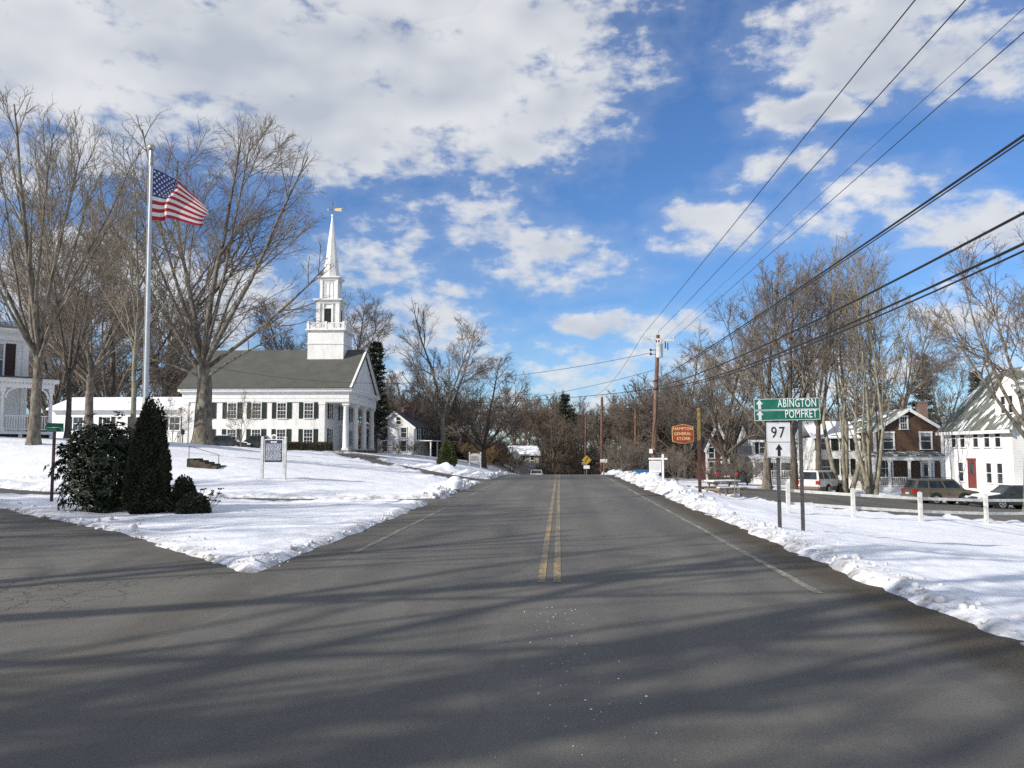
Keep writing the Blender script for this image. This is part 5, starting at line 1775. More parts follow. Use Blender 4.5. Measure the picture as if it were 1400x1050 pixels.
def conifer(label, px, Y, topy, basew, seed, n_tier=17):
    rng = np.random.default_rng(seed)
    x = at(px, 600, Y)[0]; zb = zat(x, Y)
    H = at(px, topy, Y)[2] - zb
    Rb = basew * Y / FPX
    T = thing('conifer', label, 'tree', (x, Y, zb))
    tk = MB().tube([(0, 0, -.3), (0, 0, H * .5), (0, 0, H * .99)], [.28, .16, .02], 8)
    cs, ds, us = [], [], []
    for i in range(n_tier):
        t = .16 + .83 * i / (n_tier - 1)
        L = Rb * (1 - t) ** .75 * rng.uniform(.8, 1.15) + .25
        for j in range(9):
            a = rng.uniform(0, 2 * PI); l = L * rng.uniform(.6, 1.15)
            e = np.array([math.cos(a) * l, math.sin(a) * l, t * H + l * (.30 * t - .16)])
            s0 = np.array([0, 0, t * H])
            if j < 4: tk.tube([s0, e], [.04, .012], 4, False)
            m = 34
            f = rng.uniform(.15, 1.0, m)[:, None]
            cs.append(s0 + (e - s0) * f + rng.normal(0, .12 + .05 * l, (m, 3)) * np.array([1, 1, .5]))
            ds.append(nrm((e - s0) / l + rng.normal(0, .55, (m, 3)))); us.append(rand_dir(rng, m))
    tk.build('trunk', 'bark_dark', T)
    c = np.concatenate(cs); n = len(c)
    V, F, tn = leaves(c, np.concatenate(ds), np.concatenate(us), rng.uniform(.35, .8, n), rng.uniform(.10, .2, n), np.clip(rng.normal(.4, .3, n), 0, 1))
    leaf_obj('crown', V, F, tn, 'leaf_pine', T)
conifer('dark conifer standing above the woods at the end of the road', 773, 165, 541, 26, 1)
conifer('dark conifer just behind the church portico gable', 513, 104, 470, 19, 2)
conifer('dark conifer above the brown house roof', 1264, 115, 488, 26, 3)
conifer('small dark conifer left of the tall white house dormer', 1338, 120, 510, 17, 4)

for i, (px, Y, ty_) in enumerate(((524, 92, 606), (545, 94, 603), (565, 96, 605), (640, 100, 606), (700, 95, 612), (668, 104, 608))):
    plant_px('scrub', 'scrub', ['tan leafless shrub beside the church portico', 'tan shrub below the gabled cottage wall', 'tan shrub at the gabled cottage corner', 'tan shrub behind the olive cone shrub', 'tan shrub at the left verge where the road dips', 'tan shrub behind the small white board sign'][i], px, Y, ty_, R(70 * i), cat='shrub', wide=1.25)
for i, (px, Y, ty_) in enumerate(((850, 75, 600), (872, 80, 596), (925, 72, 612), (978, 60, 628), (1020, 72, 622), (1180, 70, 640))):
    plant_px('brush', 'brush', ['bare brush left of the utility pole', 'bare brush behind the utility pole', 'bare brush behind the hanging store sign', 'bare brush beside the dark red vehicle', 'bare brush behind the route number sign', 'bare brush below the pale tree clump'][i], px, Y, ty_, R(50 * i + 20), cat='shrub', wide=1.2)

# ------------------------------------------------------------------ flagpole and flag
FY = AY + 1.3
fx = at(199.5, 600, FY)[0]
fz = top(fx, FY)
ftop = at(207, 211, FY)
FT = thing('flagpole', 'tall pale metal flagpole with a gilt ball on top', 'flagpole', (fx, FY, fz - .05))
FH = ftop[2] - fz + .05
lean = ftop[0] - fx
MB().lathe((0, 0, 0), [(.15, 0), (.15, .06), (.11, .10), (.105, .3)], 16).build('base_collar', 'galvanised', FT)
MB().tube([(lean * t, 0, FH * t) for t in np.linspace(0, 1, 9)], list(np.linspace(.078, .042, 9)), 16).build('pole', 'flagpole_paint', FT, smooth=True)
MB().tube([(lean, 0, FH - .02), (lean, 0, FH + .10)], .05, 10).tube([(lean, 0, FH - .32), (lean, 0, FH - .02)], .06, 10).build('truck', 'galvanised', FT)
MB().lathe((lean, 0, FH + .19), [(.01, -.095)] + [(.095 * math.cos(a), .095 * math.sin(a)) for a in np.linspace(-1.3, 1.3, 9)] + [(.01, .095)], 16).build('ball', 'gold_ball', FT, smooth=True)
MB().tube([(lean * .12 - .07, -.06, FH * .12), (lean - .055, -.03, FH - .1)], .006, 5).build('halyard', 'weathered_white', FT)

def flag():
    s = FY / FPX
    hoist = 1.44; fly = 2.35
    T = thing('flag', 'faded red white and blue flag with stars and stripes flying from the pole', 'flag', (ftop[0] + .05, FY, ftop[2] - .40))
    nu, nv = 72, 40
    def S(u, v):
        """u along the fly 0..1, v up 0..1; the cloth curls away from us and droops"""
        x = u * 1.10 + .22 * np.sin(u * 3.1) * .6
        a = u * fly
        ph = 1.9 * a + .8 * (1 - v) + .35 * np.sin(v * 5)
        X = 1.04 * (u ** .92) + .05 * np.sin(ph * 1.7) * u
        Yd = 1.25 * u * .8 + .26 * np.sin(ph * 1.75) * np.minimum(1, u * 3)
        droop = .52 * u ** 1.35 * v + .10 * u ** 1.5 + .035 * np.sin(ph * 1.4 + 1) * u
        taper = (v - .5) * hoist * (1 - .12 * u - .30 * np.maximum(u - .6, 0) ** 1.1)
        Z = -hoist / 2 + taper - droop + .12 * u
        X = X - .16 * np.maximum(np.abs(v - .42) - .2, 0) * u ** 3 * 2.2
        return np.stack([X, Yd, Z], -1)
    U, Vv = np.meshgrid(np.linspace(0, 1, nu), np.linspace(0, 1, nv))
    P = S(U.ravel(), Vv.ravel())
    idx = np.arange(nu * nv).reshape(nv, nu)
    F = np.stack([idx[:-1, :-1], idx[:-1, 1:], idx[1:, 1:], idx[1:, :-1]], -1).reshape(-1, 4)
    fuv = np.stack([U.ravel(), np.clip(Vv.ravel(), 0, .9999), 0 * U.ravel()], -1)
    me = np_mesh('cloth', P, [F], True, {'fuv': fuv})
    me.materials.append(MATS['flag_cloth'])
    cl = link(bpy.data.objects.new('cloth', me), T)
    # stars on both faces, each a small five-pointed patch
    k = 0
    star_me = None
    for row in range(9):
        n = 6 if row % 2 == 0 else 5
        for c in range(n):
            u = .40 * ((c * 2 + 1 + (row % 2)) / 12.0); v = 1 - (7 / 13) * (row + 1) / 10.0
            c0 = S(np.array([u]), np.array([v]))[0]
            du = nrm(S(np.array([u + .01]), np.array([v]))[0] - c0); dv = nrm(S(np.array([u]), np.array([v + .01]))[0] - c0)
            nn = np.cross(du, dv)
            V = []
            for side in (-1, 1):
                for i in range(10):
                    a = PI / 2 + i * PI / 5; r = .043 if i % 2 == 0 else .018
                    V.append(c0 + nn * .004 * side + du * r * math.cos(a) + dv * r * math.sin(a))
            m = MB(); m.add(V, [tuple(range(10)), tuple(range(19, 9, -1))] + [(i, (i + 1) % 10, 10 + (i + 1) % 10, 10 + i) for i in range(10)])
            m.build('star', 'sign_white', cl)
    MB().box(-.03, .012, -.012, .012, -hoist - .01, .01).build('heading', 'sign_white', T)
flag()

# ------------------------------------------------------------------ signs
def arrow_up(mb, x, z, w, h, y0, y1):
    mb.prism([(x - w * .20, z - h / 2), (x + w * .20, z - h / 2), (x + w * .20, z + h * .02), (x + w * .5, z + h * .02), (x, z + h / 2), (x - w * .5, z + h * .02), (x - w * .20, z + h * .02)], 'y', y0, y1)
    return mb

def guide_sign():
    Y = 17.6
    A, B = at(1063.5, 700, Y), at(1095, 700, Y)
    zl, zr = top(A[0], Y), top(B[0], Y)
    T = thing('guide_sign', 'green town sign with arrows above a route 97 marker on two metal posts', 'road sign', (A[0], Y, min(zl, zr)))
    Z = lambda py, px=1078: at(px, py, Y)[2] - min(zl, zr)
    X = lambda px, py=600: at(px, py, Y)[0] - A[0]
    for px, zt in ((1063.5, 560), (1095, 548)):
        x = X(px)
        m = MB()
        m.box(x - .035, x + .035, .0, .012, -.5, Z(zt)); m.box(x - .035, x - .023, .012, .045, -.5, Z(zt)); m.box(x + .023, x + .035, .012, .045, -.5, Z(zt))
        m.build('post', 'steel_dark', T)
    x0, x1 = X(1033.5, 560), X(1124, 560)
    zm = Z(559.5)
    for nm, za, zb, word, tz in (('upper', Z(560.2), Z(544.6), 'ABINGTON', 551.8), ('lower', Z(574.6), Z(560.6), 'POMFRET', 566.6)):
        tilt = .035
        p = MB().box(x0, x1, -.020, -.008, za, zb)
        po = p.build('sign_panel', 'sign_green', T, bevel=.004)
        br = .012
        b = MB().box(x0 + .006, x1 - .006, -.0225, -.0205, zb - br, zb - .004).box(x0 + .006, x1 - .006, -.0225, -.0205, za + .004, za + br)
        b.box(x0 + .006, x0 + .014, -.0225, -.0205, za + br, zb - br).box(x1 - .014, x1 - .006, -.0225, -.0205, za + br, zb - br)
        b.build('border', 'sign_white', po)
        arrow_up(MB(), X(1042.5), Z(tz + .4), 9.6 * Y / FPX, 12.5 * Y / FPX, -.0225, -.0205).build('arrow', 'sign_silver', po)
        text_mesh('lettering', word, 10.8 * Y / FPX / .70, 'sign_white', po, (X(1120.8), -.0215, Z(tz)), (R(90), 0, 0), 'RIGHT', bold=.0006, sx=.60, space=1.10)
        # each panel hangs a touch out of level, as in the photograph
        for o in (po,):
            o.rotation_euler = (0, -R(1.1), 0)
            o.location = (0, 0, (x0 + x1) / 2 * -math.sin(R(1.1)) * 1.0)
    # route marker: black square with white ground, arrow plate below
    xm = X(1063.3)
    z1, z0_ = Z(576.2), Z(626)
    zs = Z(604.5)
    hw = 16.8 * Y / FPX
    p = MB().box(xm - hw, xm + hw, -.026, -.016, zs, z1); po = p.build('route_plate', 'sign_black', T, bevel=.012)
    MB().box(xm - hw + .022, xm + hw - .012, -.0285, -.0265, zs + .012, z1 - .022).build('route_field', 'sign_silver', po, bevel=.008)
    text_mesh('lettering', '97', 14.8 * Y / FPX / .70, 'sign_black', po, (xm - .002, -.0305, Z(592.0)), (R(90), 0, 0), 'CENTER', bold=.002, sx=.80, space=1.22)
    MB().lathe((xm, -.029, z1 - .045), [(.009, -.004), (.009, .004)], 8, 'y').build('bolt', 'steel_dark', po)
    hw2 = 15.6 * Y / FPX
    p = MB().box(xm - hw2 + .012, xm + hw2 + .012, -.034, -.029, Z(625.5), zs + .008); ao = p.build('arrow_plate', 'sign_silver', T, bevel=.004)
    e = MB(); xa, xb, za, zb = xm - hw2 + .02, xm + hw2 + .004, Z(625.5) + .01, zs - .002
    e.box(xa, xb, -.0365, -.0345, zb - .008, zb).box(xa, xb, -.0365, -.0345, za, za + .008).box(xa, xa + .008, -.0365, -.0345, za + .008, zb - .008).box(xb - .008, xb, -.0365, -.0345, za + .008, zb - .008)
    e.build('border', 'galvanised', ao)
    arrow_up(MB(), xm + .012, Z(615.2), 9.8 * Y / FPX, 16.5 * Y / FPX, -.0365, -.0345).build('arrow', 'sign_black', ao)
guide_sign()

def store_sign():
    Y = 40.0
    b = at(957, 672, Y)
    zb = top(b[0], Y) - .1
    T = thing('store_sign', 'hanging red store sign with gold lettering on a bracket post', 'shop sign', (b[0], Y, zb))
    Z = lambda py: at(950, py, Y)[2] - zb
    X = lambda px: at(px, 600, Y)[0] - b[0]
    MB().box(-.07, .07, -.07, .07, -.3, Z(602)).build('post', 'post_brown', T)
    MB().box(-.068, .068, -.068, .068, Z(602), Z(558)).build('post_top', 'post_yellow', T)
    MB().bar((.12, 0, Z(577)), (X(921), 0, Z(577)), .05).build('arm', 'post_black', T)
    MB().bar((-.05, 0, Z(560)), (X(936), 0, Z(576)), .035).build('brace', 'post_brown', T)
    x0, x1 = X(919), X(948.5); xc = (x0 + x1) / 2; w = (x1 - x0) / 2
    za, zb_ = Z(606.5), Z(580); zc = (za + zb_) / 2; h = (zb_ - za) / 2
    def outline(k):
        pts = [(-1, .66), (-.93, .78), (-.72, .80), (-.4, .92), (0, 1), (.4, .92), (.72, .80), (.93, .78), (1, .66), (1, -.62), (.93, -.8), (.72, -.84), (.4, -.94), (0, -1), (-.4, -.94), (-.72, -.84), (-.93, -.8), (-1, -.62)]
        return [(xc + p[0] * (w - k), zc + p[1] * (h - k)) for p in pts]
    MB().prism(outline(0), 'y', -.03, .03).build('gold_edge', 'letter_gold', T)
    bo = MB().prism(outline(.014), 'y', -.036, .036).build('board', 'sign_red', T)
    for i, (wd, sz, dx) in enumerate((('HAMPTON', .205, 0), ('GENERAL', .205, -.02), ('STORE', .205, .02))):
        text_mesh('lettering', wd, sz, 'letter_gold', bo, (xc + dx, -.040, zc + .24 - i * .235), (R(90), 0, 0), 'CENTER', bold=.001, sx=.88 if i < 2 else 1.0, space=1.08)
    for s in (-.6, .6):
        MB().tube([(xc + s * w, 0, zc + h * .8), (xc + s * w, 0, Z(577))], .008, 5).build('hanger', 'post_black', T)
store_sign()

def realty_sign():
    Y = 43.0
    b = at(906.5, 657, Y); zb = top(b[0], Y) - .1
    T = thing('yard_sign', 'white hanging board on a white post beside the utility pole', 'yard sign', (b[0], Y, zb))
    Z = lambda py: at(900, py, Y)[2] - zb
    X = lambda px: at(px, 640, Y)[0] - b[0]
    MB().box(-.05, .05, -.05, .05, -.3, Z(621)).build('post', 'white_trim', T)
    MB().box(X(887), -.051, -.035, .035, Z(628.5), Z(626)).box(.051, X(912.5), -.035, .035, Z(628.5), Z(626)).build('arm', 'white_trim', T)
    bo = MB().box(X(887.5), X(904), -.015, .015, Z(646), Z(630)).build('board', 'sign_white', T)
    MB().box(X(889), X(902.8), -.018, -.016, Z(642.5), Z(631.5)).build('face', 'sign_silver', bo)
    MB().box(X(890), X(901), -.0155, .0155, Z(648.5), Z(646.6)).build('rider_board', 'sign_white', T)
    for px in (889.5, 902): MB().tube([(X(px), 0, Z(630)), (X(px), 0, Z(628.5))], .008, 5).build('chain', 'steel_dark', T)
realty_sign()

def history_sign():
    p = ground_hit(357.5, 655, .08); q = ground_hit(390, 657, .08)
    Y = (p[1] + q[1]) / 2
    A, B = at(358.5, 630, Y), at(389.5, 630, Y)
    zb = top(A[0], Y) - .05
    T = thing('history_marker', 'blue and white town history marker between two grey posts on the snow', 'marker sign', (A[0], Y, zb))
    Z = lambda py: at(374, py, Y)[2] - zb
    W = B[0] - A[0]
    for x in (0, W):
        MB().box(x - .055, x + .055, -.055, .055, -.3, Z(597.5)).box(x - .045, x + .045, -.045, .045, Z(597.5), Z(596.5)).build('post', 'weathered_white', T)
    x0, x1, z0, z1 = .08, W - .08, Z(633), Z(600.5)
    bo = MB().box(x0, x1, -.02, .02, z0, z1).build('panel', 'marker_blue', T)
    f = MB(); e = .03
    f.box(x0 - .001, x1 + .001, -.028, -.0205, z1 - e, z1).box(x0 - .001, x1 + .001, -.028, -.0205, z0, z0 + e).box(x0 - .001, x0 + e, -.028, -.0205, z0 + e, z1 - e).box(x1 - e, x1 + .001, -.028, -.0205, z0 + e, z1 - e)
    f.build('border', 'sign_white', bo)
    MB().lathe(((x0 + x1) / 2, 0, z1 + .07), [(.14, -.02), (.14, .02)], 18, 'y').build('emblem', 'sign_white', T)
    MB().lathe(((x0 + x1) / 2, -.023, z1 + .07), [(.085, -.002), (.085, .002)], 14, 'y').build('emblem_shield', 'stone', T)
    for s in (0, W): MB().box(min(s, .08) if s == 0 else W - .08, .08 if s == 0 else W, -.01, .01, z1 - .12, z1 - .08).box(min(s, .08) if s == 0 else W - .08, .08 if s == 0 else W, -.01, .01, z0 + .08, z0 + .12).build('bracket', 'steel_dark', T)
    # rows of lettering too fine to read from here
    rng = random.Random(5)
    tl = MB(); z = z1 - .09
    wid = x1 - x0 - .14
    tl.box(x0 + .07 + wid * .30, x0 + .07 + wid * .70, -.0235, -.0215, z - .05, z)
    z -= .10
    while z > z0 + .10:
        x = x0 + .07
        while x < x1 - .10:
            l = rng.uniform(.03, .11)
            tl.box(x, min(x + l, x1 - .07), -.0235, -.0215, z - .020, z)
            x += l + .022
        z -= .047
    t_ = tl.build('text_rows', 'sign_white', bo); t_.name = 'lettering'; t_['kind'] = 'stuff'
history_sign()

def board_sign():
    Y = 66.0
    A, B = at(642, 625, Y), at(657, 625, Y)
    zb = top(A[0], Y) - .1
    T = thing('board_sign', 'small white framed board sign right of the olive cone shrub', 'sign', (A[0], Y, zb))
    Z = lambda py: at(650, py, Y)[2] - zb
    W = B[0] - A[0]
    for x in (0, W): MB().box(x - .05, x + .05, -.05, .05, -.4, Z(618)).build('post', 'weathered_white', T)
    n = 9
    pts = [(W * i / n, Z(621.5) + .10 * math.sin(PI * i / n)) for i in range(n + 1)]
    bo = MB().prism([(.05, Z(632)), (W - .05, Z(632))] + [(min(max(p[0], .05), W - .05), p[1]) for p in reversed(pts)], 'y', -.02, .02).build('board', 'weathered_white', T)
    rng = random.Random(2); m = MB()
    for i in range(4):
        z = Z(623.5) - i * .10; x = .14
        while x < W - .2:
            l = rng.uniform(.05, .14); m.box(x, min(x + l, W - .12), -.024, -.0205, z - .05, z); x += l + .04
    m.build('lettering', 'steel_dark', bo)['kind'] = 'stuff'
board_sign()

def street_sign():
    Y = 23.8
    b = at(70.5, 682, Y); zb = top(b[0], Y) - .1
    T = thing('street_sign', 'green street name blades on a brown post by the rhododendron', 'street sign', (b[0], Y, zb))
    Z = lambda py: at(71, py, Y)[2] - zb
    MB().box(-.032, .032, -.032, .032, -.4, Z(592)).build('post', 'post_brown', T)
    MB().box(-.28, .30, -.012, .012, Z(590.5), Z(584.5)).build('blade', 'street_green', T).rotation_euler = (0, 0, R(-8))
    MB().box(-.27, .27, -.010, .010, Z(584.2), Z(578.5)).build('blade', 'street_green', T).rotation_euler = (0, 0, R(65))
    MB().lathe((0, 0, Z(592)), [(.05, -.02), (.05, .03), (.02, .06)], 8).build('bracket', 'steel_dark', T)
street_sign()

def yellow_sign():
    Y = 72.0
    b = at(802, 641, Y); zb = top(b[0], Y) - .2
    T = thing('curve_sign', 'yellow diamond warning sign at the far right verge', 'road sign', (b[0], Y, zb))
    Z = lambda py: at(802, py, Y)[2] - zb
    MB().box(-.035, .035, .02, .06, -.4, Z(626)).build('post', 'galvanised', T)
    c = Z(629); h = .42
    d = MB().prism([(-h, c), (0, c - h), (h, c), (0, c + h)], 'y', -.01, .01).build('plate', 'sign_yellow', T)
    a = MB()
    a.bar((-.08, -.014, c - .2), (-.08, -.014, c), .06, .004, up=(0, 1, 0)).bar((-.08, -.014, c), (.06, -.014, c + .14), .06, .004, up=(0, 1, 0)).prism([(.02, c + .19), (.14, c + .22), (.11, c + .09)], 'y', -.016, -.012)
    a.build('arrow', 'sign_black', d)
    MB().box(-.26, .26, -.012, .008, c - h - .32, c - h - .04).build('speed_plate', 'sign_white', T)
yellow_sign()

def stop_back():
    Y = 78.0
    b = at(706.5, 640, Y); zb = top(b[0], Y) - .2
    T = thing('diamond_sign', 'bare metal back of a diamond sign at the far left verge', 'road sign', (b[0], Y, zb))
    c = at(706, 623, Y)[2] - zb; h = .42
    MB().box(-.035, .035, -.05, -.012, -.4, c + .3).build('post', 'steel_dark', T)
    MB().prism([(-h, c), (0, c - h), (h, c), (0, c + h)], 'y', -.01, .01).build('plate', 'galvanised', T)
stop_back()

def mailbox(px, py, Y, label):
    b = at(px, py, Y); zb = top(b[0], Y) - .05
    T = thing('mailbox', label, 'mailbox', (b[0], Y, zb))
    MB().box(-.05, .05, -.05, .05, -.3, 1.02).build('post', 'bare_wood', T)
    n = 8
    arc = [(.12 * math.cos(t), 1.16 + .12 * math.sin(t)) for t in np.linspace(0, PI, n)]
    MB().prism([(.12, 1.02)] + arc + [(-.12, 1.02)], 'x', -.27, .27).build('box', 'weathered_white', T)
    MB().box(.10, .13, -.135, -.122, 1.1, 1.3).build('flag', 'lamp_red', T)
mailbox(825.5, 646, 66, 'white mailbox on a post at the right verge beside the far pole')
mailbox(799, 646, 80, 'small white mailbox farthest down the right verge')

def lantern_post():
    Y = 58.0
    b = at(249, 619, Y); zb = top(b[0], Y) - .1
    T = thing('lamp_post', 'black lantern post on the snow left of the big maple', 'lamp post', (b[0], Y, zb))
    H = at(249, 588, Y)[2] - zb
    MB().tube([(0, 0, -.2), (0, 0, H - .35)], [.045, .035], 8).build('post', 'post_black', T)
    MB().bar((-.33, 0, H * .58), (0, 0, H * .58), .03).box(-.36, -.30, -.02, .02, H * .45, H * .60).build('ladder_bar', 'post_black', T)
    MB().lathe((0, 0, H - .35), [(.05, 0), (.13, .06), (.15, .26), (.17, .28), (.05, .40), (.02, .46)], 6).build('lantern', 'post_black', T)
lantern_post()

def stone_steps():
    p = ground_hit(300, 642)
    Y = p[1]
    x1, x0 = at(302, 640, Y)[0], at(262, 630, Y)[0]
    T = thing('stone_steps', 'dark stone steps with thin iron handrails set into the snowy bank', 'steps', (x0, Y, top(x1, Y)))
    W = x1 - x0; n = 5
    h = top(x0, Y) - top(x1, Y) + .32
    for i in range(n):
        a = W * (1 - (i + 1) / n)
        MB().box(a, a + W / n + .05, -.5, .5, -.3, h * (i + 1) / n).build('step', 'step_stone', T, bevel=.02)
    for a in (.1, W + .1):
        zz = h if a < 1 else 0
        MB().tube([(a, -.5, zz - .3), (a, -.5, zz + .55)], .014, 6).build('rail_post', 'post_black', T)
    MB().tube([(.1, -.5, h + .54), (W + .1, -.5, .54)], .011, 6).build('handrail', 'post_black', T)
stone_steps()

# ------------------------------------------------------------------ white rail fence
def fence():
    posts = [(1078, 702), (1167, 709), (1259, 714), (1349, 717), (1440, 719), (1532, 721)]
    pts = []
    for px, py in posts:
        p = ground_hit(px, py, .05)
        pts.append((p[0], min(max(p[1], 25), 36)))
    T = thing('rail_fence', 'white two rail fence with square posts at the edge of the snowy lawn', 'fence', (pts[0][0], pts[0][1], top(*pts[0])))
    o = Vector(T.location)
    tops = []
    for (x, y) in pts:
        z = top(x, y)
        q = Vector((x, y, z)) - o
        h = 37 * y / FPX
        MB().box(q.x - .068, q.x + .068, q.y - .068, q.y + .068, q.z - .4, q.z + h).prism([(q.x - .08, q.z + h), (q.x + .08, q.z + h), (q.x, q.z + h + .05)], 'y', q.y - .08, q.y + .08).build('post', 'weathered_white', T, bevel=.006)
        tops.append((q, h))
    for (a, ha), (b, hb) in zip(tops[:-1], tops[1:]):
        for f in (.80, .34):
            MB().bar(a + Vector((.0, .09, ha * f)), b + Vector((0, .09, hb * f)), .04, .11).build('rail', 'weathered_white', T)
fence()

# ------------------------------------------------------------------ picnic table
def picnic_table():
    Y = 43.0
    p = at(988, 680, Y); zb = top(p[0], Y) - .02
    T = thing('picnic_table', 'wooden picnic table with snow on its top and benches', 'picnic table', (p[0], Y, zb), R(28))
    L = 1.8
    for i in range(5):
        y = -.34 + i * .17
        MB().box(-L / 2, L / 2, y - .075, y + .075, .72, .76).build('plank', 'bare_wood', T)
    for s in (-1, 1):
        for k in (0, 1):
            y = s * (.66 + k * .14)
            MB().box(-L / 2, L / 2, y - .06, y + .06, .42, .46).build('bench_plank', 'bare_wood', T)
    for x in (-L * .36, L * .36):
        MB().box(x - .02, x + .02, -.80, .80, .33, .42).build('cross_beam', 'bare_wood', T)
        MB().box(x - .02, x + .02, -.38, .38, .64, .72).build('top_batten', 'bare_wood', T)
        for s in (-1, 1):
            MB().bar((x + .04, s * .22, .70), (x + .04, s * .62, .0), .04, .09).build('leg', 'bare_wood', T)
    c = MB(); g = 14
    sn = MB().box(-L / 2 + .02, L / 2 - .02, -.40, .40, .7605, .83).build('snow_cover', 'snow_cap', T, bevel=.03)
    for s in (-1, 1):
        MB().box(-L / 2 + .02, L / 2 - .02, s * .73 - .12, s * .73 + .12, .4605, .52).build('snow_cover', 'snow_cap', T, bevel=.025)
picnic_table()

# ------------------------------------------------------------------ vehicles
def vehicle(name, label, cat, loc, rz, paint, L=4.5, W=1.76, H=1.6, belt=.95, hood=.92, cab=(-.98, -.86, .28, .46), prof=None, lower=None, wheel=.33, wb=(.30, .30), rack=False, snow=False, windows=((.02, .26), (.30, .62), (.66, .98)), group=None):
    """local +x is the front; cab = (rear belt, rear roof, front roof, front belt) as fractions of half length"""
    T = thing(name, label, cat, loc, rz, group)
    h = L / 2
    clear = .24
    P = [(-h + .05, clear + .12), (-h, .55), (-h + .02, belt - .02), (-h + .10, belt), (cab[3] * h, belt), (h - .35, hood - .10), (h - .08, hood - .24), (h, .55), (h - .04, clear + .08), (h - .3, clear), (-h + .3, clear)]
    m = MB().prism(P, 'y', -W / 2, W / 2)
    body = m.build('body', paint, T, smooth=True, bevel=.055)
    # greenhouse
    b0, r0, r1, b1 = [c * h for c in cab]
    wb_, wr = W / 2 - .05, W / 2 - .20
    q = [(b0, -wb_, belt - .03), (b1, -wb_, belt - .03), (b1, wb_, belt - .03), (b0, wb_, belt - .03), (r0, -wr, H), (r1, -wr, H), (r1, wr, H), (r0, wr, H)]
    MB().add(q, [(0, 3, 2, 1), (4, 5, 6, 7), (0, 1, 5, 4), (1, 2, 6, 5), (2, 3, 7, 6), (3, 0, 4, 7)]).build('cabin', paint, T, smooth=True, bevel=.05)
    V = [Vector(p) for p in q]
    def pane(nm, a, b, c, d, u0, u1, v0, v1, mat='car_glass', parent=T, off=.006):
        """quad a b (bottom) c d (top)"""
        def pt(u, v): return (a * (1 - u) + b * u) * (1 - v) + (d * (1 - u) + c * u) * v
        n = (b - a).cross(d - a).normalized()
        cen = (a + b + c + d) / 4
        if n.dot(cen - Vector((0, 0, H * .7))) < 0: n = -n
        fr = [pt(u0, v0), pt(u1, v0), pt(u1, v1), pt(u0, v1)]
        vs = [p + n * off for p in fr] + [p - n * .02 for p in fr]
        return MB().add(vs, [(0, 1, 2, 3), (7, 6, 5, 4), (0, 4, 5, 1), (1, 5, 6, 2), (2, 6, 7, 3), (3, 7, 4, 0)]).build(nm, mat, parent)
    for (a, b, c, d) in ((V[0], V[1], V[5], V[4]), (V[3], V[2], V[6], V[7])):
        for u0, u1 in windows:
            pane('side_window', a, b, c, d, .03 + u0 * .93, .03 + u1 * .93, .17, .86)
    pane('windscreen', V[1], V[2], V[6], V[5], .08, .92, .12, .92)
    rg = pane('rear_window', V[3], V[0], V[4], V[7], .07, .93, .14, .88)
    # lower trim and bumpers
    for s, nm in ((-1, 'rear_bumper'), (1, 'front_bumper')):
        x0, x1 = (-h - .07, -h + .16) if s < 0 else (h - .16, h + .05)
        MB().box(x0, x1, -W / 2 - .008, W / 2 + .008, clear + .10, clear + .34).build(nm, lower or paint, T, bevel=.05)
    if lower:
        for s in (-1, 1):
            MB().box(-h + .18, h - .18, s * (W / 2) - .012, s * (W / 2) + .012, clear, .56).build('side_cladding', lower, T, bevel=.008)
    # wheels
    for fx_ in (-(1 - wb[0] * 2) * h * 1.0 + .08, (1 - wb[1] * 2) * h + .10):
        for s in (-1, 1):
            yo = s * (W / 2 + .016)
            MB().lathe((fx_, yo - s * .10, wheel + .02), [(wheel + .075, -.10), (wheel + .075, .10)], 20, 'y').build('wheel_arch', 'tyre', T)
            w = MB().lathe((fx_, yo - s * .06, wheel), [(wheel * .62, -.10), (wheel * .93, -.10), (wheel, -.06), (wheel, .06), (wheel * .93, .10), (wheel * .62, .10)], 22, 'y').build('wheel', 'tyre', T, smooth=True)
            rm = MB().lathe((fx_, yo + s * .030, wheel), [(wheel * .64, -.025), (wheel * .64, .02)], 18, 'y')
            rm.build('rim', 'alloy', w)
            sp = MB()
            for k in range(5):
                a = k * 2 * PI / 5 + .4
                sp.bar((fx_ + math.cos(a + .63) * wheel * .22, yo + s * .056, wheel + math.sin(a + .63) * wheel * .22), (fx_ + math.cos(a + .63) * wheel * .5, yo + s * .056, wheel + math.sin(a + .63) * wheel * .5), wheel * .2, .01, up=(0, 1, 0))
            sp.build('rim_opening', 'tyre', w)
    # lamps
    for s in (-1, 1):
        y = s * (W / 2 - .13)
        MB().box(-h - .012, -h + .22, y - .135, y + .135 + (.012), .72, belt - .01).build('tail_light', 'lamp_red', T, bevel=.02)
        MB().box(h - .30, h - .015, y - .17, y + .14, .60, .74).build('headlight', 'lamp_clear', T, bevel=.03)
        MB().box(b1 - .42, b1 - .26, s * (W / 2 + .02) - .02 + s * .08, s * (W / 2 + .02) + .02 + s * .10, belt + .02, belt + .15).build('wing_mirror', paint, T, bevel=.02)
        MB().box(-.06, .10, s * (W / 2) - .012, s * (W / 2) + .014, belt - .14, belt - .11).build('door_handle', lower or paint, T)
        for xx in (b0 + (b1 - b0) * .31, b0 + (b1 - b0) * .66):
            MB().box(xx - .006, xx + .006, s * (W / 2) - .01, s * (W / 2) + .0025, .5, belt - .06).build('door_gap', 'tyre', T)
    MB().box(-h - .02, -h, -.24, .24, .62, .74).build('number_plate', 'sign_silver', T)
    MB().box(h - .02, h + .012, -.42, .42, .50, .66).build('grille', 'tyre', T)
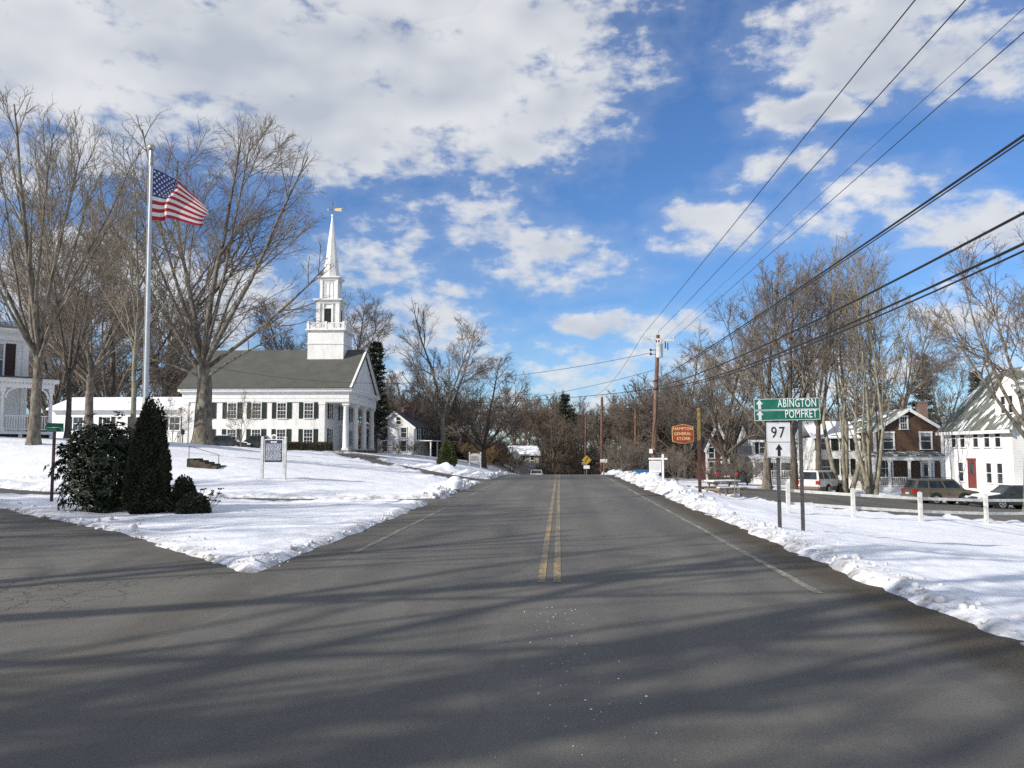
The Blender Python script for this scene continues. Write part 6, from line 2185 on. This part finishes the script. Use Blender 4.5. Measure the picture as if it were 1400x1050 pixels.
    if rack:
        for s in (-1, 1):
            MB().tube([(r0 + .1, s * (wr - .1), H + .02), (r0 + .2, s * (wr - .1), H + .08), (r1 - .2, s * (wr - .1), H + .08), (r1 - .1, s * (wr - .1), H + .02)], .018, 6).build('roof_rail', 'tyre', T)
    if snow:
        MB().prism([(b1 + .05, belt + .0), (b1 + .02, belt + .07), (h - .4, hood - .02), (h - .22, hood - .14)], 'y', -W / 2 + .12, W / 2 - .12).build('snow_cover', 'snow_cap', T, bevel=.025)
        MB().box(r0 + .1, r1 - .1, -wr + .08, wr - .08, H - .01, H + .06).build('snow_cover', 'snow_cap', T, bevel=.03)
    return T
def park(name, label, cat, px, py, Y, rz, paint, sink=0.0, **kw):
    p = at(px, py, Y)
    z = top(p[0], Y) - sink
    return vehicle(name, label, cat, (p[0], Y, z), rz, paint, **kw)
park('station_wagon', 'olive brown station wagon parked by the tall white house', 'car', 1288, 680, 54.5, R(2), 'paint_olive', L=4.35, H=1.58, lower='cladding_grey', cab=(-.97, -.84, .22, .50), rack=True)
park('estate_car', 'white estate car with grey lower body, rear towards us', 'car', 1124, 672, 63, R(47), 'paint_white', L=4.5, W=1.78, H=1.70, belt=1.0, hood=1.0, lower='cladding_grey', cab=(-.985, -.90, .18, .44), rack=True)
park('parked_sedan', 'dark sedan with snow on its bonnet at the right edge', 'car', 1383, 683, 52.5, R(181), 'paint_dark', L=4.7, H=1.42, belt=.90, hood=.86, cab=(-.62, -.40, .14, .42), windows=((.06, .44), (.48, .94)), snow=True)
park('parked_pickup', 'dark red vehicle seen from behind near the red house', 'car', 993, 652, 72, R(80), 'paint_red', L=4.4, H=1.7, belt=1.05, hood=1.0, lower='tyre', wheel=.36)
park('church_car', 'dark green sedan half hidden by the snowy rise, beside the big maple', 'car', 312, 610, 72.5, R(4), 'paint_dark', L=4.5, H=1.42, belt=.9, hood=.85, cab=(-.62, -.40, .14, .42), windows=((.06, .44), (.48, .94)), snow=True)
park('church_car', 'dark sedan half hidden by the snowy rise, left of the history marker', 'car', 350, 610, 73.0, R(184), 'paint_dark', L=4.5, H=1.42, belt=.9, hood=.85, cab=(-.62, -.40, .14, .42), windows=((.06, .44), (.48, .94)))
park('distant_car', 'small silver car far down the road on the left', 'car', 733, 646, 112, R(94), 'paint_white', L=4.3, H=1.4, belt=.88, hood=.82, cab=(-.62, -.40, .14, .42), windows=((.06, .44), (.48, .94)))

def blue_bin():
    Y = 61.0
    p = at(878, 655, Y); zb = top(p[0], Y) - .05
    T = thing('recycling_skip', 'bright blue metal skip half hidden by the ploughed snow', 'skip', (p[0], Y, zb), R(-8))
    MB().prism([(-.55, 0), (.55, 0), (.62, .62), (-.62, .62)], 'y', -.4, .4).build('box', 'bin_blue', T, bevel=.02)
    MB().box(-.66, .66, -.44, .44, .62, .68).build('lid', 'bin_blue', T, bevel=.015)
    for x in (-.3, 0, .3): MB().box(x - .03, x + .03, -.425, -.40, .05, .60).build('rib', 'bin_blue', T)
blue_bin()

# ------------------------------------------------------------------ utility poles and cables
def utility_pole(label, base_px, top_px, Y, arm=None, transformer=False, r=(.155, .11), name='utility_pole', light=None):
    b = at(*base_px, Y); t = at(*top_px, Y)
    zb = top(b[0], Y) - .3
    T = thing(name, label, 'utility pole', (b[0], Y, zb))
    H = t[2] - zb; dx = t[0] - b[0]
    MB().tube([(dx * s, 0, H * s) for s in np.linspace(0, 1, 7)], list(np.linspace(r[0], r[1], 7)), 12).build('pole', 'pole_wood', T, smooth=True)
    P = lambda px, py: tuple(np.array(at(px, py, Y)) - np.array([b[0], Y, zb]))
    if arm:
        a0, a1 = P(*arm[0]), P(*arm[1])
        MB().bar((a0[0], -.16, a0[2]), (a1[0], -.16, a1[2]), .10, .12).build('crossarm', 'weathered_white', T)
        for f in (.03, .97):
            x, z = a0[0] + (a1[0] - a0[0]) * f, a0[2] + (a1[2] - a0[2]) * f
            MB().tube([(x, -.16, z), (x, -.16, z + .12)], .015, 6).lathe((x, -.16, z + .10), [(.02, 0), (.06, .02), (.035, .07), (.05, .09), (.03, .15)], 10).build('insulator', 'porcelain', T)
        MB().tube([(dx, 0, H), (dx, 0, H + .10)], .018, 6).lathe((dx, 0, H + .08), [(.02, 0), (.055, .02), (.03, .08), (.045, .1), (.02, .16)], 10).build('insulator', 'porcelain', T)
        for s in (-1, 1):
            MB().bar((dx + s * .55, -.19, a0[2] * .5 + a1[2] * .5 - .04), (dx + s * .04, -.13, a0[2] * .5 + a1[2] * .5 - .5), .035, .006).build('arm_brace', 'steel_dark', T)
    if transformer:
        c = P(900.5, 480)
        MB().lathe((c[0], -.36, c[2] - .45), [(.02, 0), (.19, .01), (.205, .05), (.205, .78), (.22, .80), (.22, .84), (.14, .92), (.03, .95)], 18).build('transformer', 'transformer', T, smooth=True)
        for s in (-.1, .1): MB().lathe((c[0] + s, -.36, c[2] + .45), [(.03, 0), (.045, .03), (.025, .06), (.04, .1), (.02, .2)], 8).build('bushing', 'porcelain', T)
        f = P(909, 469)
        MB().box(f[0] - .03, f[0] + .03, -.26, -.18, f[2] - .35, f[2] + .05).box(f[0] + .12, f[0] + .17, -.26, -.18, f[2] - .45, f[2]).build('fuse_cutout', 'post_black', T)
        g = P(891, 482)
        for dz in (.15, -.1): MB().bar((g[0] + .25, 0, g[2] + dz), (g[0] - .05, 0, g[2] + dz), .04).lathe((g[0] - .06, 0, g[2] + dz), [(.03, -.07), (.07, -.04), (.05, 0), (.07, .04), (.03, .07)], 10).build('spool', 'post_black', T)
        z = P(893, 532)[2]
        MB().lathe((dx * .62, 0, z), [(.15, -.06), (.16, 0), (.15, .06)], 12).lathe((dx * .6, 0, z + .5), [(.145, -.04), (.155, 0), (.145, .04)], 12).build('cable_clamp', 'post_black', T)
        w = P(889.5, 617)
        MB().box(w[0] - .1, w[0] + .1, -.26, -.16, w[2] - .12, w[2] + .14).build('meter_box', 'sign_white', T)
        MB().tube([(w[0], -.17, w[2]), (dx * .45, -.15, H * .45), (dx * .62, -.14, H * .62)], .02, 6).build('conduit', 'steel_dark', T)
    if light:
        e = P(*light)
        MB().tube([(dx * .8, 0, e[2] - .3), (dx * .8 - .8, -.1, e[2] + .05), (e[0], -.2, e[2])], .03, 6).build('lamp_arm', 'galvanised', T)
        MB().lathe((e[0], -.2, e[2] - .1), [(.03, .12), (.16, .05), (.18, 0), (.14, -.05)], 10).build('lamp_head', 'galvanised', T)
    return T
PY = 50.0
utility_pole('tall brown utility pole with crossarm and grey transformer at the right verge', (892.5, 656), (899.5, 458), PY, ((877, 462.5), (922, 466.5)), True)
utility_pole('distant utility pole with crossarm right of the conifer', (822, 645), (823, 541), 88, ((811, 542.5), (828, 542.5)), False, (.16, .12))
utility_pole('distant thin utility pole nearest the conifer', (800, 645), (801, 572), 108, None, False, (.15, .12))
utility_pole('far utility pole with a street lamp arm behind the brush', (868, 640), (869, 560), 96, None, False, (.15, .12), light=(859, 556))
NP = (6.9, -13.0)                                        # the next pole stands behind the viewpoint
T_np = thing('utility_pole', 'utility pole behind the viewpoint carrying the near ends of the cables', 'utility pole', (NP[0], NP[1], zat(*NP) - .3))
MB().tube([(0, 0, 0), (0, 0, 9.6)], [.16, .11], 12).build('pole', 'pole_wood', T_np)
MB().box(-1.2, 1.2, -.06, .06, 8.75, 8.87).build('crossarm', 'weathered_white', T_np)

def cable(label, a, mid, near_x, zn, r, n=60, bundle=False):
    """a = far end; mid = pixel the cable passes at the near side; the cable hangs in a parabola to the next pole"""
    a = np.array(a)
    nx, ny = NP[0] + near_x, NP[1]
    # where the plan line of the cable crosses the sight line through mid
    d = ray(*mid)
    lo, hi = 0.0, 1.0
    f = lambda t: (a[0] + (nx - a[0]) * t - CAM[0]) * d[1] - (a[1] + (ny - a[1]) * t - CAM[1]) * d[0]
    for _ in range(60):
        m = (lo + hi) / 2
        if f(lo) * f(m) <= 0: hi = m
        else: lo = m
    t = (lo + hi) / 2
    ym = a[1] + (ny - a[1]) * t
    zm = CAM[2] + d[2] / d[1] * (ym - CAM[1])
    # z(s) = a.z + b s + c s^2 through (t, zm) and (1, zn)
    A = np.array([[t, t * t], [1, 1]]); bc = np.linalg.solve(A, np.array([zm - a[2], zn - a[2]]))
    s = np.linspace(0, 1, n)
    pts = np.stack([a[0] + (nx - a[0]) * s, a[1] + (ny - a[1]) * s, a[2] + bc[0] * s + bc[1] * s * s], -1)
    o = MB().tube(pts, r, 6).build('overhead_cable', 'wire_black', None)
    tag(o, label, 'cable', 'overhead cables along the right of the road')
W_ = lambda px, py: at(px, py, PY)
zc = zat(*NP) + 8.7
cable('thin upper power wire from the left end of the crossarm', W_(878, 459), (1251, 0), -1.1, zc, .011)
cable('thin upper power wire from the top of the utility pole', W_(899.5, 454), (1320, 0), .0, zc + .7, .011)
cable('thin lower power wire from the right end of the crossarm', W_(921, 463), (1400, 44), 1.1, zc - .3, .009)
cable('faint thin wire between the upper power wires and the heavy cables', W_(897, 474), (1390, 20), .1, zc - 1.0, .005)
cable('uppermost heavy cable rising to the right edge', W_(897, 521), (1400, 185), .2, 6.6, .020)
cable('heavy cable running just under the uppermost heavy cable', W_(897, 524), (1400, 191), .2, 6.5, .012)
cable('middle heavy cable reaching the right edge', W_(897, 529), (1400, 291), .2, 6.0, .022)
cable('lower heavy cable reaching the right edge', W_(897, 531), (1400, 333), .2, 5.9, .022)
cable('lowest heavy cable reaching the right edge', W_(897, 533), (1400, 343), .2, 5.8, .016)
def span(label, a, b, sag, r):
    a, b = np.array(a), np.array(b); s = np.linspace(0, 1, 30)[:, None]
    pts = a + (b - a) * s - np.array([0, 0, 1]) * sag * 4 * s * (1 - s)
    tag(MB().tube(pts, r, 5).build('overhead_cable', 'wire_black', None), label, 'cable', 'cables crossing the road')
span('upper wire crossing the road to the big maple', W_(891, 482), at(283, 500, 61.8), 1.6, .014)
span('middle wire crossing the road to the left trees', W_(894, 506), at(600, 548, 90), .8, .014)
span('lowest wire crossing the road to the cottage', W_(894, 532), at(566, 548, 104), .5, .02)
span('wire from the utility pole down to the distant pole', W_(894, 533), at(823, 575, 88), 1.0, .016)
span('second wire from the utility pole down to the distant pole', W_(878, 459), at(812, 541, 88), .7, .012)
span('wire from the distant pole to the thin far pole', at(823, 575, 88), at(801, 590, 108), .5, .014)

# one lump of ploughed snow on the verge
p = ground_hit(622, 672)
rng = np.random.default_rng(3)
prof = [(.34 * math.cos(a) * (1 + .08 * math.sin(a * 7)), .34 * math.sin(a) * .95) for a in np.linspace(-1.3, 1.35, 9)]
T_ = MB().lathe((0, 0, 0), prof, 12).build('snow_boulder', 'snow_cap', None, smooth=True)
T_.location = (p[0], p[1], top(p[0], p[1]) + .22)
tag(T_, 'round lump of ploughed snow at the left road edge near the driveway', 'snow lump')
